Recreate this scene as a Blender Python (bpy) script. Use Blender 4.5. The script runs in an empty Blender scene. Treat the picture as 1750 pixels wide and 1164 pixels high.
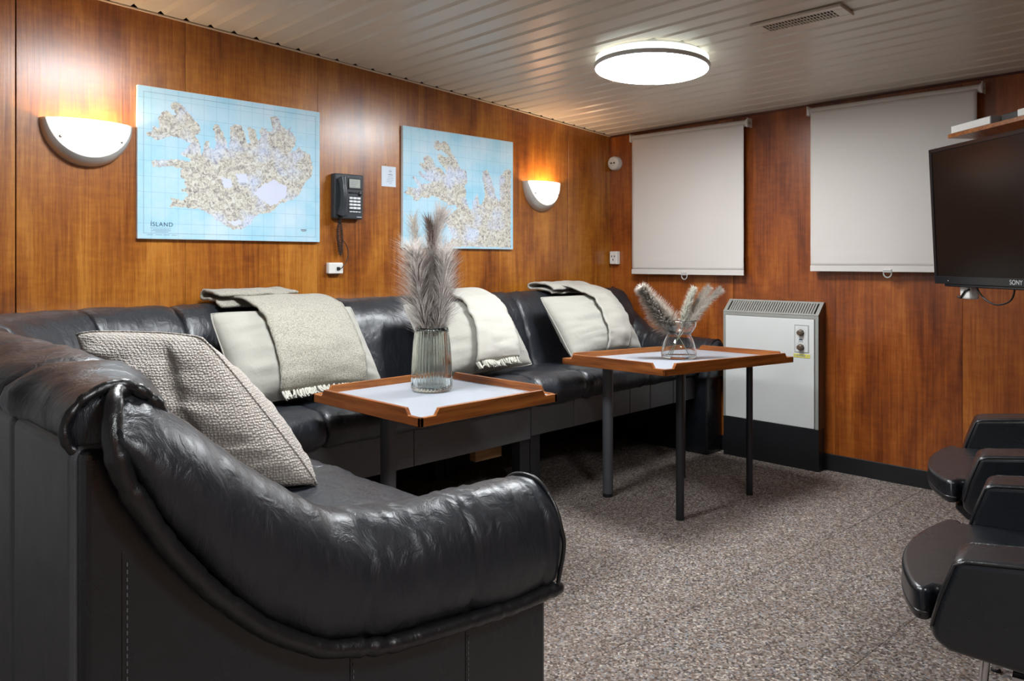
import bpy, math, random
import numpy as np
from mathutils import Vector, Matrix, noise
from math import pi, sin, cos, sqrt, exp, radians

random.seed(7)
scene = bpy.context.scene
COL = scene.collection

# ------------------------------------------------------------------ camera
cam_d = bpy.data.cameras.new('camera')
cam_d.sensor_width = 36.0
cam_d.lens = 36.0 * 1327.0 / 1750.0
cam_d.shift_y = -136.0 / 1750.0
cam_d.clip_start = 0.02
cam = bpy.data.objects.new('camera', cam_d)
cam.location = (-4.066, -3.152, 1.10)
cam.rotation_euler = (radians(90), 0, radians(-45))
COL.objects.link(cam)
scene.camera = cam

# ------------------------------------------------------------------ world, colour management
world = bpy.data.worlds.new('world')
scene.world = world
world.use_nodes = True
world.node_tree.nodes['Background'].inputs[0].default_value = (0.5, 0.55, 0.6, 1)
world.node_tree.nodes['Background'].inputs[1].default_value = 0.15
vs = scene.view_settings
vs.view_transform = 'Standard'
vs.look = 'None'
vs.exposure = 0.92
vs.gamma = 1.0
vs.use_curve_mapping = False

LAMP_STRENGTH = 34.0          # ceiling lamp diffusers
GLASS_STRENGTH = 0.85          # sconce glass
BULB_WATTS = 2.5              # bulb in each sconce

# ------------------------------------------------------------------ materials
def srgb(r, g, b):
    f = lambda c: c / 12.92 if c <= 0.04045 else ((c + 0.055) / 1.055) ** 2.4
    return (f(r / 255), f(g / 255), f(b / 255), 1)

class NT:
    def __init__(s, name):
        s.m = bpy.data.materials.new(name); s.m.use_nodes = True
        s.t = s.m.node_tree; s.n = s.t.nodes; s.b = s.n['Principled BSDF']
    def new(s, typ, **kw):
        n = s.n.new(typ)
        for k, v in kw.items():
            setattr(n, k, v)
        return n
    def link(s, a, b): s.t.links.new(a, b)
    def inp(s, node, key, val):
        if hasattr(val, 'node'): s.link(val, node.inputs[key])
        else: node.inputs[key].default_value = val
    def set(s, **kw):
        for k, v in kw.items():
            s.inp(s.b, k.replace('_', ' '), v)
    def math(s, op, a, b=0.0):
        n = s.new('ShaderNodeMath', operation=op); s.inp(n, 0, a); s.inp(n, 1, b); return n.outputs[0]
    def noise(s, vec, scale, detail=3, rough=.5, dist=0.0):
        n = s.new('ShaderNodeTexNoise')
        if vec is not None: s.link(vec, n.inputs['Vector'])
        n.inputs['Scale'].default_value = scale; n.inputs['Detail'].default_value = detail
        n.inputs['Roughness'].default_value = rough; n.inputs['Distortion'].default_value = dist
        return n.outputs[0]
    def ramp(s, fac, stops, interp='LINEAR'):
        n = s.new('ShaderNodeValToRGB'); s.link(fac, n.inputs[0]); r = n.color_ramp; r.interpolation = interp
        while len(r.elements) < len(stops): r.elements.new(.5)
        for e, (p, c) in zip(r.elements, stops): e.position = p; e.color = c
        return n.outputs[0]
    def mix(s, fac, a, b, mode='MIX'):
        n = s.new('ShaderNodeMix', data_type='RGBA', blend_type=mode)
        s.inp(n, 0, fac); s.inp(n, 6, a); s.inp(n, 7, b); return n.outputs[2]
    def pos(s): return s.new('ShaderNodeNewGeometry').outputs['Position']
    def objc(s): return s.new('ShaderNodeTexCoord').outputs['Object']
    def gen(s): return s.new('ShaderNodeTexCoord').outputs['Generated']
    def rnd(s): return s.new('ShaderNodeObjectInfo').outputs['Random']
    def sep(s, v):
        n = s.new('ShaderNodeSeparateXYZ'); s.link(v, n.inputs[0]); return n.outputs
    def comb(s, x, y, z):
        n = s.new('ShaderNodeCombineXYZ'); s.inp(n, 0, x); s.inp(n, 1, y); s.inp(n, 2, z); return n.outputs[0]
    def bump(s, h, strength=.3, dist=.01, normal=None):
        n = s.new('ShaderNodeBump'); s.link(h, n.inputs['Height'])
        n.inputs['Strength'].default_value = strength; n.inputs['Distance'].default_value = dist
        if normal is not None: s.link(normal, n.inputs['Normal'])
        return n.outputs[0]

def plain(name, col, rough=.5, metal=0.0, spec=.5, bump=None, var=0.0):
    t = NT(name)
    c = col
    if var:
        f = t.noise(t.objc(), 9, 4)
        c = t.mix(f, tuple(x * (1 - var) for x in col[:3]) + (1,), tuple(min(1, x * (1 + var)) for x in col[:3]) + (1,))
    t.set(Base_Color=c, Roughness=rough, Metallic=metal)
    t.b.inputs['Specular IOR Level'].default_value = spec
    if bump:
        t.set(Normal=t.bump(t.noise(t.objc(), bump[0], 4), bump[1], bump[2]))
    return t.m

def emissive(name, col, strength):
    t = NT(name)
    t.set(Base_Color=(.8, .8, .8, 1), Emission_Color=col, Emission_Strength=strength, Roughness=.3)
    return t.m

def wood_wall(name, cols):
    t = NT(name)
    p = t.sep(t.pos()); r = t.rnd()
    h = t.math('ADD', p[0], p[1])
    r10 = t.math('MULTIPLY', r, 37.0)
    fig = t.noise(t.comb(t.math('MULTIPLY', h, 7.0), t.math('MULTIPLY', p[2], 1.5), r10), 1.0, 5, .55, .6)
    streak = t.noise(t.comb(t.math('MULTIPLY', h, 110.0), t.math('MULTIPLY', p[2], 2.2), r10), 1.0, 4, .6)
    pore = t.noise(t.comb(t.math('MULTIPLY', h, 420.0), t.math('MULTIPLY', p[2], 12.0), r10), 1.0, 2, .5)
    fleck = t.noise(t.comb(t.math('MULTIPLY', h, 14.0), t.math('MULTIPLY', p[2], 42.0), r10), 1.0, 3, .6, .4)
    a = t.math('ADD', t.math('MULTIPLY', fig, .66), t.math('MULTIPLY', streak, .34))
    a = t.math('ADD', a, t.math('MULTIPLY', t.math('SUBTRACT', fleck, .5), .16))
    a = t.math('ADD', a, t.math('MULTIPLY', t.math('SUBTRACT', r, .5), .10))
    c = t.ramp(a, list(zip((.30, .43, .53, .66), cols)))
    c = t.mix(t.math('MULTIPLY', t.ramp(pore, [(.5, (0, 0, 0, 1)), (.7, (1, 1, 1, 1))]), .35), c, srgb(84, 38, 14))
    t.set(Base_Color=c, Roughness=t.math('ADD', .24, t.math('MULTIPLY', streak, .16)))
    t.b.inputs['Specular IOR Level'].default_value = .5
    t.b.inputs['Coat Weight'].default_value = .45; t.b.inputs['Coat Roughness'].default_value = .24
    t.set(Normal=t.bump(streak, .12, .004))
    return t.m

def wood_small(name, dark, mid, light, axis=0, rough=.4):
    t = NT(name)
    o = t.sep(t.objc()); sc = [60.0, 60.0, 60.0]; sc[axis] = 4.0
    f = t.noise(t.comb(t.math('MULTIPLY', o[0], sc[0]), t.math('MULTIPLY', o[1], sc[1]), t.math('MULTIPLY', o[2], sc[2])), 1.0, 5, .6, .3)
    t.set(Base_Color=t.ramp(f, [(.3, dark), (.5, mid), (.7, light)]), Roughness=rough, Normal=t.bump(f, .12, .003))
    return t.m

def leather(name, col, rough=.34, grain=.25, wrinkle=.35, lo=.0):
    t = NT(name)
    p = t.pos()
    big = t.noise(p, 9.0, 4, .55, .8)
    q = t.sep(p); wr = t.noise(t.comb(t.math('MULTIPLY', q[0], 30.0), t.math('MULTIPLY', q[1], 30.0), t.math('MULTIPLY', q[2], 11.0)), 1.0, 4, .55, .7)
    v = t.new('ShaderNodeTexVoronoi', feature='DISTANCE_TO_EDGE'); t.link(p, v.inputs['Vector']); v.inputs['Scale'].default_value = 520
    n1 = t.bump(wr, wrinkle, .012)
    n2 = t.bump(v.outputs[0], grain, .0015, n1)
    f = t.ramp(t.noise(p, 26, 5, .65, 1.0), [(.35, (0, 0, 0, 1)), (.75, (1, 1, 1, 1))])
    t.set(Base_Color=t.mix(f, col, tuple(min(1, c * 1.25 + .001) for c in col[:3]) + (1,)),
          Roughness=t.math('ADD', rough - .09, t.math('MULTIPLY', big, .18)), Normal=n2)
    t.b.inputs['Specular IOR Level'].default_value = .65
    t.b.inputs['Coat Weight'].default_value = .12
    t.b.inputs['Coat Roughness'].default_value = .2
    return t.m

def carpet():
    t = NT('speckled_carpet')
    p = t.pos()
    v = t.new('ShaderNodeTexVoronoi'); t.link(p, v.inputs['Vector']); v.inputs['Scale'].default_value = 165
    w = t.new('ShaderNodeTexWhiteNoise', noise_dimensions='3D'); t.link(v.outputs['Position'], w.inputs['Vector'])
    c = t.ramp(w.outputs[0], [(0, srgb(54, 48, 45)), (.16, srgb(100, 89, 83)), (.38, srgb(140, 132, 127)), (.60, srgb(132, 110, 98)),
                              (.76, srgb(174, 163, 153)), (.88, srgb(142, 146, 152)), (.95, srgb(206, 194, 181))], 'CONSTANT')
    soft = t.noise(p, 90, 3)
    c = t.mix(t.math('MULTIPLY', soft, .5), c, srgb(122, 112, 105))
    blot = t.noise(p, 2.2, 4, .6)
    c = t.mix(t.ramp(blot, [(.4, (0, 0, 0, 1)), (.75, (.35, .35, .35, 1))]), c, srgb(112, 96, 86))
    t.set(Base_Color=c, Roughness=.95, Normal=t.bump(w.outputs[0], .5, .006))
    t.b.inputs['Specular IOR Level'].default_value = .1
    return t.m

def fabric(name, col, scale=700, strength=.25, rough=.9, fold=.0, cell=None, mottle=None):
    t = NT(name)
    o = t.objc()
    f = t.noise(o, scale, 2)
    nrm = t.bump(f, strength, .002)
    c = col
    if fold:
        nrm = t.bump(t.noise(o, 14, 3, .5, 1.2), fold, .01, nrm)
    if cell:
        v = t.new('ShaderNodeTexVoronoi'); t.link(o, v.inputs['Vector']); v.inputs['Scale'].default_value = cell; v.inputs['Randomness'].default_value = .45
        w = t.math('SUBTRACT', 1.0, t.math('MULTIPLY', v.outputs['Distance'], 1.5))
        nrm = t.bump(w, .6, .006, nrm)
        c = t.mix(t.ramp(w, [(.25, (0, 0, 0, 1)), (.6, (1, 1, 1, 1))]), tuple(x * .6 for x in col[:3]) + (1,), col)
    if mottle:
        n = t.noise(o, mottle, 4, .7)
        c = t.mix(t.ramp(n, [(.36, (0, 0, 0, 1)), (.6, (1, 1, 1, 1))]), tuple(x * .55 for x in col[:3]) + (1,), tuple(min(1, x * 1.15) for x in col[:3]) + (1,))
        nrm = t.bump(n, .8, .006, nrm)
    t.set(Base_Color=c, Roughness=rough, Normal=nrm)
    t.b.inputs['Specular IOR Level'].default_value = .15
    t.b.inputs['Sheen Weight'].default_value = .25
    return t.m

def glass(name, col, rough=.02):
    t = NT(name)
    t.set(Base_Color=col, Roughness=rough, IOR=1.45)
    t.b.inputs['Transmission Weight'].default_value = 1.0
    return t.m

def sea_print():
    t = NT('printed_map_sea')
    o = t.objc(); s = t.sep(o)
    n = t.noise(o, 5, 4, .6)
    c = t.ramp(n, [(.35, srgb(150, 203, 226)), (.5, srgb(170, 211, 229)), (.68, srgb(194, 219, 233))])
    def lines(sock, per, wd):
        f = t.math('ABSOLUTE', t.math('SUBTRACT', t.math('FRACT', t.math('DIVIDE', sock, per)), .5))
        return t.math('GREATER_THAN', f, .5 - wd / per)
    g = t.math('MAXIMUM', lines(s[0], .052, .0008), lines(s[2], .061, .0008))
    c = t.mix(t.math('MULTIPLY', g, .4), c, srgb(96, 150, 180))
    t.set(Base_Color=c, Roughness=.45)
    return t.m

def land_print(name, tint):
    t = NT(name)
    o = t.objc()
    n = t.noise(o, 58, 8, .78, 1.0)
    m = t.noise(o, 7, 3, .5)
    k = t.noise(o, 150, 4, .7, .8)
    low = t.ramp(n, [(.36, srgb(112, 106, 108)), (.45, srgb(168, 162, 156)), (.52, srgb(208, 205, 190)), (.66, srgb(218, 222, 224))])
    hi = t.ramp(n, [(.34, srgb(138, 146, 176)), (.5, srgb(196, 206, 224)), (.64, srgb(222, 228, 236))])
    c = t.mix(t.ramp(m, [(tint, (0, 0, 0, 1)), (tint + .14, (1, 1, 1, 1))]), low, hi)
    c = t.mix(t.ramp(k, [(.54, (0, 0, 0, 1)), (.68, (.6, .6, .6, 1))]), c, srgb(112, 108, 116))
    t.set(Base_Color=c, Roughness=.5)
    return t.m

M = {}
M['wood'] = wood_wall('golden_lacquered_veneer', [srgb(90, 40, 11), srgb(136, 74, 18), srgb(162, 96, 26), srgb(190, 124, 46)])
M['wood_red'] = wood_wall('reddish_lacquered_veneer', [srgb(82, 32, 11), srgb(122, 58, 17), srgb(148, 76, 23), srgb(176, 102, 38)])
M['carpet'] = carpet()
M['leather'] = leather('black_leather', srgb(28, 31, 37), .39, .20, .36)
M['leather_smooth'] = leather('black_leather_smooth', srgb(20, 23, 28), .29, .18, .05)
M['vinyl'] = leather('dark_grey_vinyl', srgb(74, 75, 78), .42, .25, .05)
M['back_sheen'] = leather('black_leather_painted_sheen', srgb(86, 89, 94), .44, .2, .03)  # black leather of the outer back, grey sheen put into the base colour
M['piping'] = leather('black_leather_piping', srgb(22, 23, 25), .32, .2, .3)
M['plank'] = plain('cream_painted_metal', srgb(216, 206, 190), .30, 0, .5, var=.03)
M['dark'] = plain('dark_void', srgb(12, 11, 10), .9)
M['core'] = plain('dark_wall_core', srgb(38, 20, 10), .8)
M['cream'] = plain('cream_trim', srgb(222, 204, 180), .5)
M['redwood'] = wood_small('dark_red_wood', srgb(60, 26, 14), srgb(84, 38, 20), srgb(104, 50, 26), 1)
M['black_base'] = plain('black_painted_base', srgb(26, 27, 30), .45, bump=(40, .2, .004), var=.25)
M['pale_wall'] = plain('pale_grey_wall', srgb(190, 192, 194), .6)
M['rim_x'] = wood_small('varnished_rim_wood', srgb(104, 56, 20), srgb(150, 86, 34), srgb(180, 112, 52), 0, .36)
M['rim_y'] = wood_small('varnished_rim_wood_cross', srgb(104, 54, 20), srgb(142, 78, 32), srgb(174, 104, 48), 1, .36)
M['laminate'] = plain('grey_laminate', srgb(158, 163, 171), .42, var=.03)
M['steel_black'] = plain('black_painted_steel', srgb(34, 35, 38), .38, .1)
M['steel_grey'] = plain('worn_dark_steel', srgb(88, 90, 95), .42, .3, var=.2)
M['chrome'] = plain('chrome', srgb(205, 206, 208), .12, 1.0)
M['nickel'] = plain('brushed_nickel', srgb(206, 202, 196), .38, .55)
M['white_plastic'] = plain('white_plastic', srgb(226, 224, 218), .4)
M['grey_plastic'] = plain('grey_plastic', srgb(150, 150, 148), .45)
M['black_plastic'] = plain('black_plastic', srgb(28, 30, 33), .35)
M['phone'] = plain('charcoal_plastic', srgb(50, 55, 60), .38)
M['lcd'] = plain('grey_lcd', srgb(168, 172, 164), .25)
M['key'] = plain('pale_key', srgb(226, 228, 230), .4)
M['paper'] = plain('paper', srgb(212, 222, 234), .7)
M['ink'] = plain('grey_ink', srgb(120, 132, 146), .7)
M['navy_ink'] = plain('navy_ink', srgb(36, 66, 96), .7)
M['map_edge'] = plain('white_board_edge', srgb(222, 232, 238), .6)
M['sea'] = sea_print()
M['land1'] = land_print('printed_relief', .52)
M['land2'] = land_print('printed_relief_fjords', .50)
M['ice'] = plain('printed_glacier', srgb(206, 212, 232), .5, var=.05)
M['blind'] = fabric('blind_fabric', srgb(210, 204, 198), 900, .12, .8)
M['pillow'] = fabric('cream_cotton', srgb(168, 166, 157), 900, .15, .9, .30)
M['waffle'] = fabric('waffle_weave', srgb(206, 196, 186), 600, .15, .9, .1, 165)
M['boucle'] = fabric('grey_boucle', srgb(178, 174, 160), 500, .2, .95, 0, None, 210)
M['white_throw'] = fabric('off_white_wool', srgb(182, 179, 170), 800, .2, .92, .2)
M['beige_throw'] = fabric('pale_beige_wool', srgb(174, 171, 162), 800, .2, .92, .2)
M['fringe'] = fabric('wool_fringe', srgb(190, 187, 176), 500, .2, .95)
M['heater_white'] = plain('white_enamel', srgb(214, 216, 214), .38, var=.03)
M['heater_grey'] = plain('grey_enamel', srgb(150, 150, 144), .45, var=.1)
M['heater_brown'] = plain('brown_enamel', srgb(92, 60, 36), .4)
M['knob'] = plain('brown_bakelite', srgb(92, 76, 60), .4)
M['yellow'] = plain('yellow_label', srgb(214, 206, 96), .6)
M['screen'] = plain('black_glass_screen', srgb(17, 12, 11), .22, 0, .25)
M['bezel'] = plain('gloss_black_bezel', srgb(24, 26, 30), .18)
M['logo'] = plain('silver_lettering', srgb(190, 190, 192), .4)
M['glass_ribbed'] = glass('smoky_ribbed_glass', srgb(238, 243, 239))
M['glass_clear'] = glass('clear_glass', srgb(246, 248, 248))
M['clear_plastic'] = plain('milky_clear_plastic', srgb(226, 224, 220), .15)
M['clear_plastic'].node_tree.nodes['Principled BSDF'].inputs['Transmission Weight'].default_value = .45
def fluff(name, col):
    t = NT(name)
    f = t.ramp(t.noise(t.objc(), 160, 2), [(.35, (0, 0, 0, 1)), (.65, (1, 1, 1, 1))])
    c = t.mix(f, tuple(x * .62 for x in col[:3]) + (1,), col)
    tr = t.new('ShaderNodeBsdfTranslucent'); t.inp(tr, 'Color', c)
    t.set(Base_Color=c, Roughness=.9); t.b.inputs['Specular IOR Level'].default_value = .1
    mx = t.new('ShaderNodeMixShader'); mx.inputs[0].default_value = .5
    t.link(t.b.outputs[0], mx.inputs[1]); t.link(tr.outputs[0], mx.inputs[2])
    t.link(mx.outputs[0], t.n['Material Output'].inputs[0])
    return t.m
M['pampas'] = fluff('pampas_grey', srgb(226, 218, 212))
M['pampas_dark'] = fluff('pampas_taupe', srgb(160, 140, 130))
M['pampas_cream'] = fluff('pampas_cream', srgb(222, 214, 204))
M['pampas_white'] = fluff('pampas_white', srgb(236, 234, 222))
M['stem'] = plain('dry_stem', srgb(176, 182, 160), .7)
M['stem_dark'] = plain('dark_stem', srgb(70, 72, 58), .7)
M['lamp_face'] = emissive('lit_diffuser', (.93, .97, 1.0, 1), LAMP_STRENGTH)
M['lamp_side'] = emissive('lit_rim', (.92, 1.0, .95, 1), .75)
M['sconce_glass'] = emissive('lit_frosted_glass', (1.0, .86, .70, 1), GLASS_STRENGTH)
M['rail_wood'] = wood_small('pale_frame_wood', srgb(120, 88, 56), srgb(150, 114, 76), srgb(172, 136, 96), 0, .6)
M['stitch'] = plain('grey_thread', srgb(110, 110, 112), .8)

# ------------------------------------------------------------------ geometry helpers
class G:
    def __init__(s): s.v = []; s.f = []
    def add(s, vs_, fs):
        o = len(s.v); s.v += [tuple(p) for p in vs_]; s.f += [tuple(i + o for i in f) for f in fs]; return s
    def box(s, x0, x1, y0, y1, z0, z1):
        x0, x1 = min(x0, x1), max(x0, x1); y0, y1 = min(y0, y1), max(y0, y1); z0, z1 = min(z0, z1), max(z0, z1)
        v = [(x0, y0, z0), (x1, y0, z0), (x1, y1, z0), (x0, y1, z0), (x0, y0, z1), (x1, y0, z1), (x1, y1, z1), (x0, y1, z1)]
        return s.add(v, [(0, 3, 2, 1), (4, 5, 6, 7), (0, 1, 5, 4), (1, 2, 6, 5), (2, 3, 7, 6), (3, 0, 4, 7)])
    def obox(s, c, ax, ay, az, hx, hy, hz):
        c, ax, ay, az = Vector(c), Vector(ax), Vector(ay), Vector(az)
        v = [c + ax * hx * i + ay * hy * j + az * hz * k for k in (-1, 1) for i, j in ((-1, -1), (1, -1), (1, 1), (-1, 1))]
        return s.add(v, [(0, 3, 2, 1), (4, 5, 6, 7), (0, 1, 5, 4), (1, 2, 6, 5), (2, 3, 7, 6), (3, 0, 4, 7)])
    def tube(s, pts, r, seg=10, caps=True, flat=1.0):
        pts = [Vector(p) for p in pts]; n = len(pts)
        rs = r if isinstance(r, (list, tuple)) else [r] * n
        T = []
        for i in range(n):
            a = pts[max(i - 1, 0)]; b = pts[min(i + 1, n - 1)]
            d = b - a
            T.append(d.normalized() if d.length > 1e-9 else Vector((0, 0, 1)))
        up = Vector((0, 0, 1)) if abs(T[0].z) < .9 else Vector((1, 0, 0))
        nx = T[0].cross(up).normalized(); vv = []
        for i in range(n):
            nx = (nx - T[i] * nx.dot(T[i])).normalized(); ny = T[i].cross(nx)
            for k in range(seg):
                a = 2 * pi * k / seg
                vv.append(pts[i] + nx * cos(a) * rs[i] * flat + ny * sin(a) * rs[i])
        ff = [(i * seg + k, i * seg + (k + 1) % seg, (i + 1) * seg + (k + 1) % seg, (i + 1) * seg + k) for i in range(n - 1) for k in range(seg)]
        if caps:
            ff.append(tuple(range(seg - 1, -1, -1))); ff.append(tuple((n - 1) * seg + k for k in range(seg)))
        return s.add(vv, ff)
    def lathe(s, prof, seg=32, c=(0, 0, 0), mod=None, caps=(True, True)):
        vv = []; n = len(prof)
        for i, (r, z) in enumerate(prof):
            for k in range(seg):
                a = 2 * pi * k / seg
                rr = r * (mod(a, i) if mod else 1)
                vv.append((c[0] + rr * cos(a), c[1] + rr * sin(a), c[2] + z))
        ff = [(i * seg + k, i * seg + (k + 1) % seg, (i + 1) * seg + (k + 1) % seg, (i + 1) * seg + k) for i in range(n - 1) for k in range(seg)]
        if caps[0]: ff.append(tuple(range(seg - 1, -1, -1)))
        if caps[1]: ff.append(tuple((n - 1) * seg + k for k in range(seg)))
        return s.add(vv, ff)
    def grid(s, nu, nv, fn, cu=False, cv=False):
        vv = [fn(i, j) for i in range(nu) for j in range(nv)]
        ff = []
        for i in range(nu if cu else nu - 1):
            for j in range(nv if cv else nv - 1):
                i2, j2 = (i + 1) % nu, (j + 1) % nv
                ff.append((i * nv + j, i2 * nv + j, i2 * nv + j2, i * nv + j2))
        return s.add(vv, ff)
    def prism(s, poly, fn, d0, d1):
        n = len(poly)
        v = [fn(a, b, d0) for a, b in poly] + [fn(a, b, d1) for a, b in poly]
        f = [tuple(range(n - 1, -1, -1)), tuple(range(n, 2 * n))] + [(i, (i + 1) % n, n + (i + 1) % n, n + i) for i in range(n)]
        return s.add(v, f)

def part(name, g, mat, parent=None, smooth=False, bevel=0.0, loc=None, solid=0.0, kind=None, seg=2, auto=None):
    me = bpy.data.meshes.new(name)
    me.from_pydata(g.v, [], g.f); me.validate(); me.update()
    import bmesh
    bm = bmesh.new(); bm.from_mesh(me)
    bmesh.ops.recalc_face_normals(bm, faces=bm.faces); bm.to_mesh(me); bm.free()
    if mat: me.materials.append(M[mat] if isinstance(mat, str) else mat)
    if smooth:
        me.polygons.foreach_set('use_smooth', [True] * len(me.polygons))
    o = bpy.data.objects.new(name, me); COL.objects.link(o)
    if parent is not None: o.parent = parent
    if loc is not None: o.location = loc
    if bevel:
        b = o.modifiers.new('bevel', 'BEVEL'); b.width = bevel; b.segments = seg; b.limit_method = 'ANGLE'; b.angle_limit = radians(40)
        if smooth: b.harden_normals = False
    if solid:
        b = o.modifiers.new('thickness', 'SOLIDIFY'); b.thickness = solid; b.offset = 1.0 if solid > 0 else -1
    if auto and smooth:
        me.set_sharp_from_angle(angle=radians(auto))
    if kind: o['kind'] = kind
    return o

def thing(name, label, cat, loc=(0, 0, 0), rz=0.0, group=None):
    o = bpy.data.objects.new(name, None); COL.objects.link(o)
    o.location = loc; o.rotation_euler = (0, 0, rz); o.empty_display_size = .05
    o['label'] = label; o['category'] = cat
    if group: o['group'] = group
    return o

def tag(o, label, cat, group=None, kind=None):
    o['label'] = label; o['category'] = cat
    if group: o['group'] = group
    if kind: o['kind'] = kind
    return o

def struct(o, label=None, cat=None):
    o['kind'] = 'structure'
    if label: o['label'] = label
    if cat: o['category'] = cat
    return o

def text_part(name, body, size, mat, parent, loc, rot, extrude=.0004, align='LEFT', spacing=1.0):
    c = bpy.data.curves.new(name, 'FONT'); c.body = body; c.size = size; c.extrude = extrude; c.align_x = align; c.space_character = spacing
    c.materials.append(M[mat])
    tmp = bpy.data.objects.new(name + '_curve', c); COL.objects.link(tmp)
    me = bpy.data.meshes.new_from_object(tmp.evaluated_get(bpy.context.evaluated_depsgraph_get()))
    bpy.data.objects.remove(tmp)
    me.materials.clear(); me.materials.append(M[mat])
    o = bpy.data.objects.new(name, me); COL.objects.link(o); o.parent = parent; o.location = loc; o.rotation_euler = rot
    return o

def catmull(pts, n, closed=False):
    P = [np.array(p, float) for p in pts]; m = len(P); out = []
    segs = m if closed else m - 1
    for i in range(segs):
        p0 = P[(i - 1) % m] if closed or i > 0 else 2 * P[0] - P[1]
        p1 = P[i]; p2 = P[(i + 1) % m]
        p3 = P[(i + 2) % m] if closed or i + 2 < m else 2 * P[-1] - P[-2]
        for k in range(12):
            u = k / 12
            out.append(.5 * ((2 * p1) + (-p0 + p2) * u + (2 * p0 - 5 * p1 + 4 * p2 - p3) * u * u + (-p0 + 3 * p1 - 3 * p2 + p3) * u ** 3))
    out.append(P[0] if closed else P[-1])
    out = np.array(out); L = np.concatenate([[0], np.cumsum(np.linalg.norm(np.diff(out, axis=0), axis=1))])
    t = np.linspace(0, L[-1], n)
    return np.array([np.interp(t, L, out[:, k]) for k in range(out.shape[1])]).T

def nz(x, y, z=0.0): return noise.noise(Vector((x, y, z)))

# ================================================================== SETTING
XW, YW = -5.4, -4.8            # far ends of the room behind the camera
def zc(x, y):                  # cambered deckhead
    s = -x
    return 1.919 + .0635 * s - .0035 * s * s + .013 * (-y)

# floor: slab + carpet tiles
fl = struct(part('floor', G().box(XW, 0, YW, 0, -.06, -.004), 'dark'), 'speckled brown and grey carpet tile floor', 'floor')
TS = .5
tile_meshes = {}
rotc = -.05
gt = G(); h = TS / 2 - .0006
for ix in range(-13, 4):
    for iy in range(-12, 4):
        c = Vector((-.25 + ix * TS, -.66 + iy * TS, 0)); c.rotate(Matrix.Rotation(rotc, 3, 'Z'))
        if c.x > -.02 - .0 and c.x > .22 or c.y > .22 or c.x < XW - .2 or c.y < YW - .2: continue
        if 'tile' not in tile_meshes:
            g = G()
            z0, z1, b = -.004, 0.0, .0025
            v = [(-h, -h, z0), (h, -h, z0), (h, h, z0), (-h, h, z0), (-h, -h, z1 - .0015), (h, -h, z1 - .0015), (h, h, z1 - .0015), (-h, h, z1 - .0015),
                 (-h + b, -h + b, z1), (h - b, -h + b, z1), (h - b, h - b, z1), (-h + b, h - b, z1)]
            g.add(v, [(8, 9, 10, 11)] + [(i, (i + 1) % 4, 4 + (i + 1) % 4, 4 + i) for i in range(4)] + [(4 + i, 4 + (i + 1) % 4, 8 + (i + 1) % 4, 8 + i) for i in range(4)])
            o = part('carpet_tile', g, 'carpet', fl); tile_meshes['tile'] = o
        else:
            o = tile_meshes['tile'].copy(); COL.objects.link(o); o.parent = fl
        o.location = c; o.rotation_euler = (0, 0, rotc)

# walls: a core with separate veneered panels
def panel_run(root, edges, fn, z0, gap, wide=(), mat='wood'):
    for a, b in zip(edges[:-1], edges[1:]):
        g = G()
        ga = gap * (4 if a in wide else 1); gb = gap * (4 if b in wide else 1)
        A, B = a - ga, b + gb              # edges run negative
        q = []
        for d in (.018, 0.0):
            q += [fn(A, d, z0), fn(B, d, z0), fn(B, d, 'top'), fn(A, d, 'top')]
        g.add(q, [(0, 1, 2, 3), (7, 6, 5, 4), (0, 4, 5, 1), (1, 5, 6, 2), (2, 6, 7, 3), (3, 7, 4, 0)])
        part('wall_panel', g, mat, root, bevel=.0006, seg=1)
TOP = .004
wl = struct(part('wall_left', G().box(XW, .3, .0185, .08, -.06, 2.4), 'core'), 'orange brown veneer panelled wall behind the long sofa', 'wall')
fnl = lambda a, d, z: (a, d, zc(a, 0) + TOP if z == 'top' else z)
panel_run(wl, [0, -.42, -1.017, -1.59, -2.176, -2.78, -3.372, -3.80], fnl, .09, .0005, wide=(-3.372,))
dr = struct(part('added_door_1', G().box(XW, -3.86, -.012, .018, .02, 1.98), 'pale_wall', bevel=.004), 'pale door added to the map wall for reflections, out of view', 'door')  # added unseen door, gives the near sofa back something pale to reflect
part('added_door_frame', G().box(-3.86, -3.803, -.02, .018, 0, zc(-3.8, 0) - .012).box(XW, -3.86, -.02, .018, 1.985, 2.03), 'cream', dr, bevel=.003)
part('added_door_handle', G().tube([(-3.95, -.012, 1.0), (-3.95, -.06, 1.0), (-4.07, -.06, 1.0)], .009, 10), 'chrome', dr, True)
wr_ = struct(part('wall_right', G().box(.0185, .08, YW, .0185, -.06, 2.4), 'core'), 'orange brown veneer panelled wall with the two blinds', 'wall')
fnr = lambda a, d, z: (d, a, zc(0, a) + TOP if z == 'top' else z)
panel_run(wr_, [0, -.296, -.892, -1.478, -2.072, -2.67, -3.27, -3.87, YW], fnr, .085, .0005, wide=(-.892,), mat='wood_red')
struct(part('wall_near', G().box(XW - .08, XW, YW, .08, -.06, 2.4), 'pale_wall'), 'pale wall behind the camera', 'wall')
struct(part('wall_back', G().box(XW, .08, YW - .08, YW, -.06, 2.4), 'wood'), 'veneered wall opposite the maps', 'wall')
struct(part('baseboard_right', G().box(-.008, .018, YW, -.002, 0, .087), 'black_base', bevel=.002), 'black baseboard under the blind wall', 'baseboard')
struct(part('baseboard_left', G().box(XW, -.01, -.008, .018, 0, .087), 'black_base', bevel=.002), 'black baseboard behind the sofas', 'baseboard')

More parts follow.
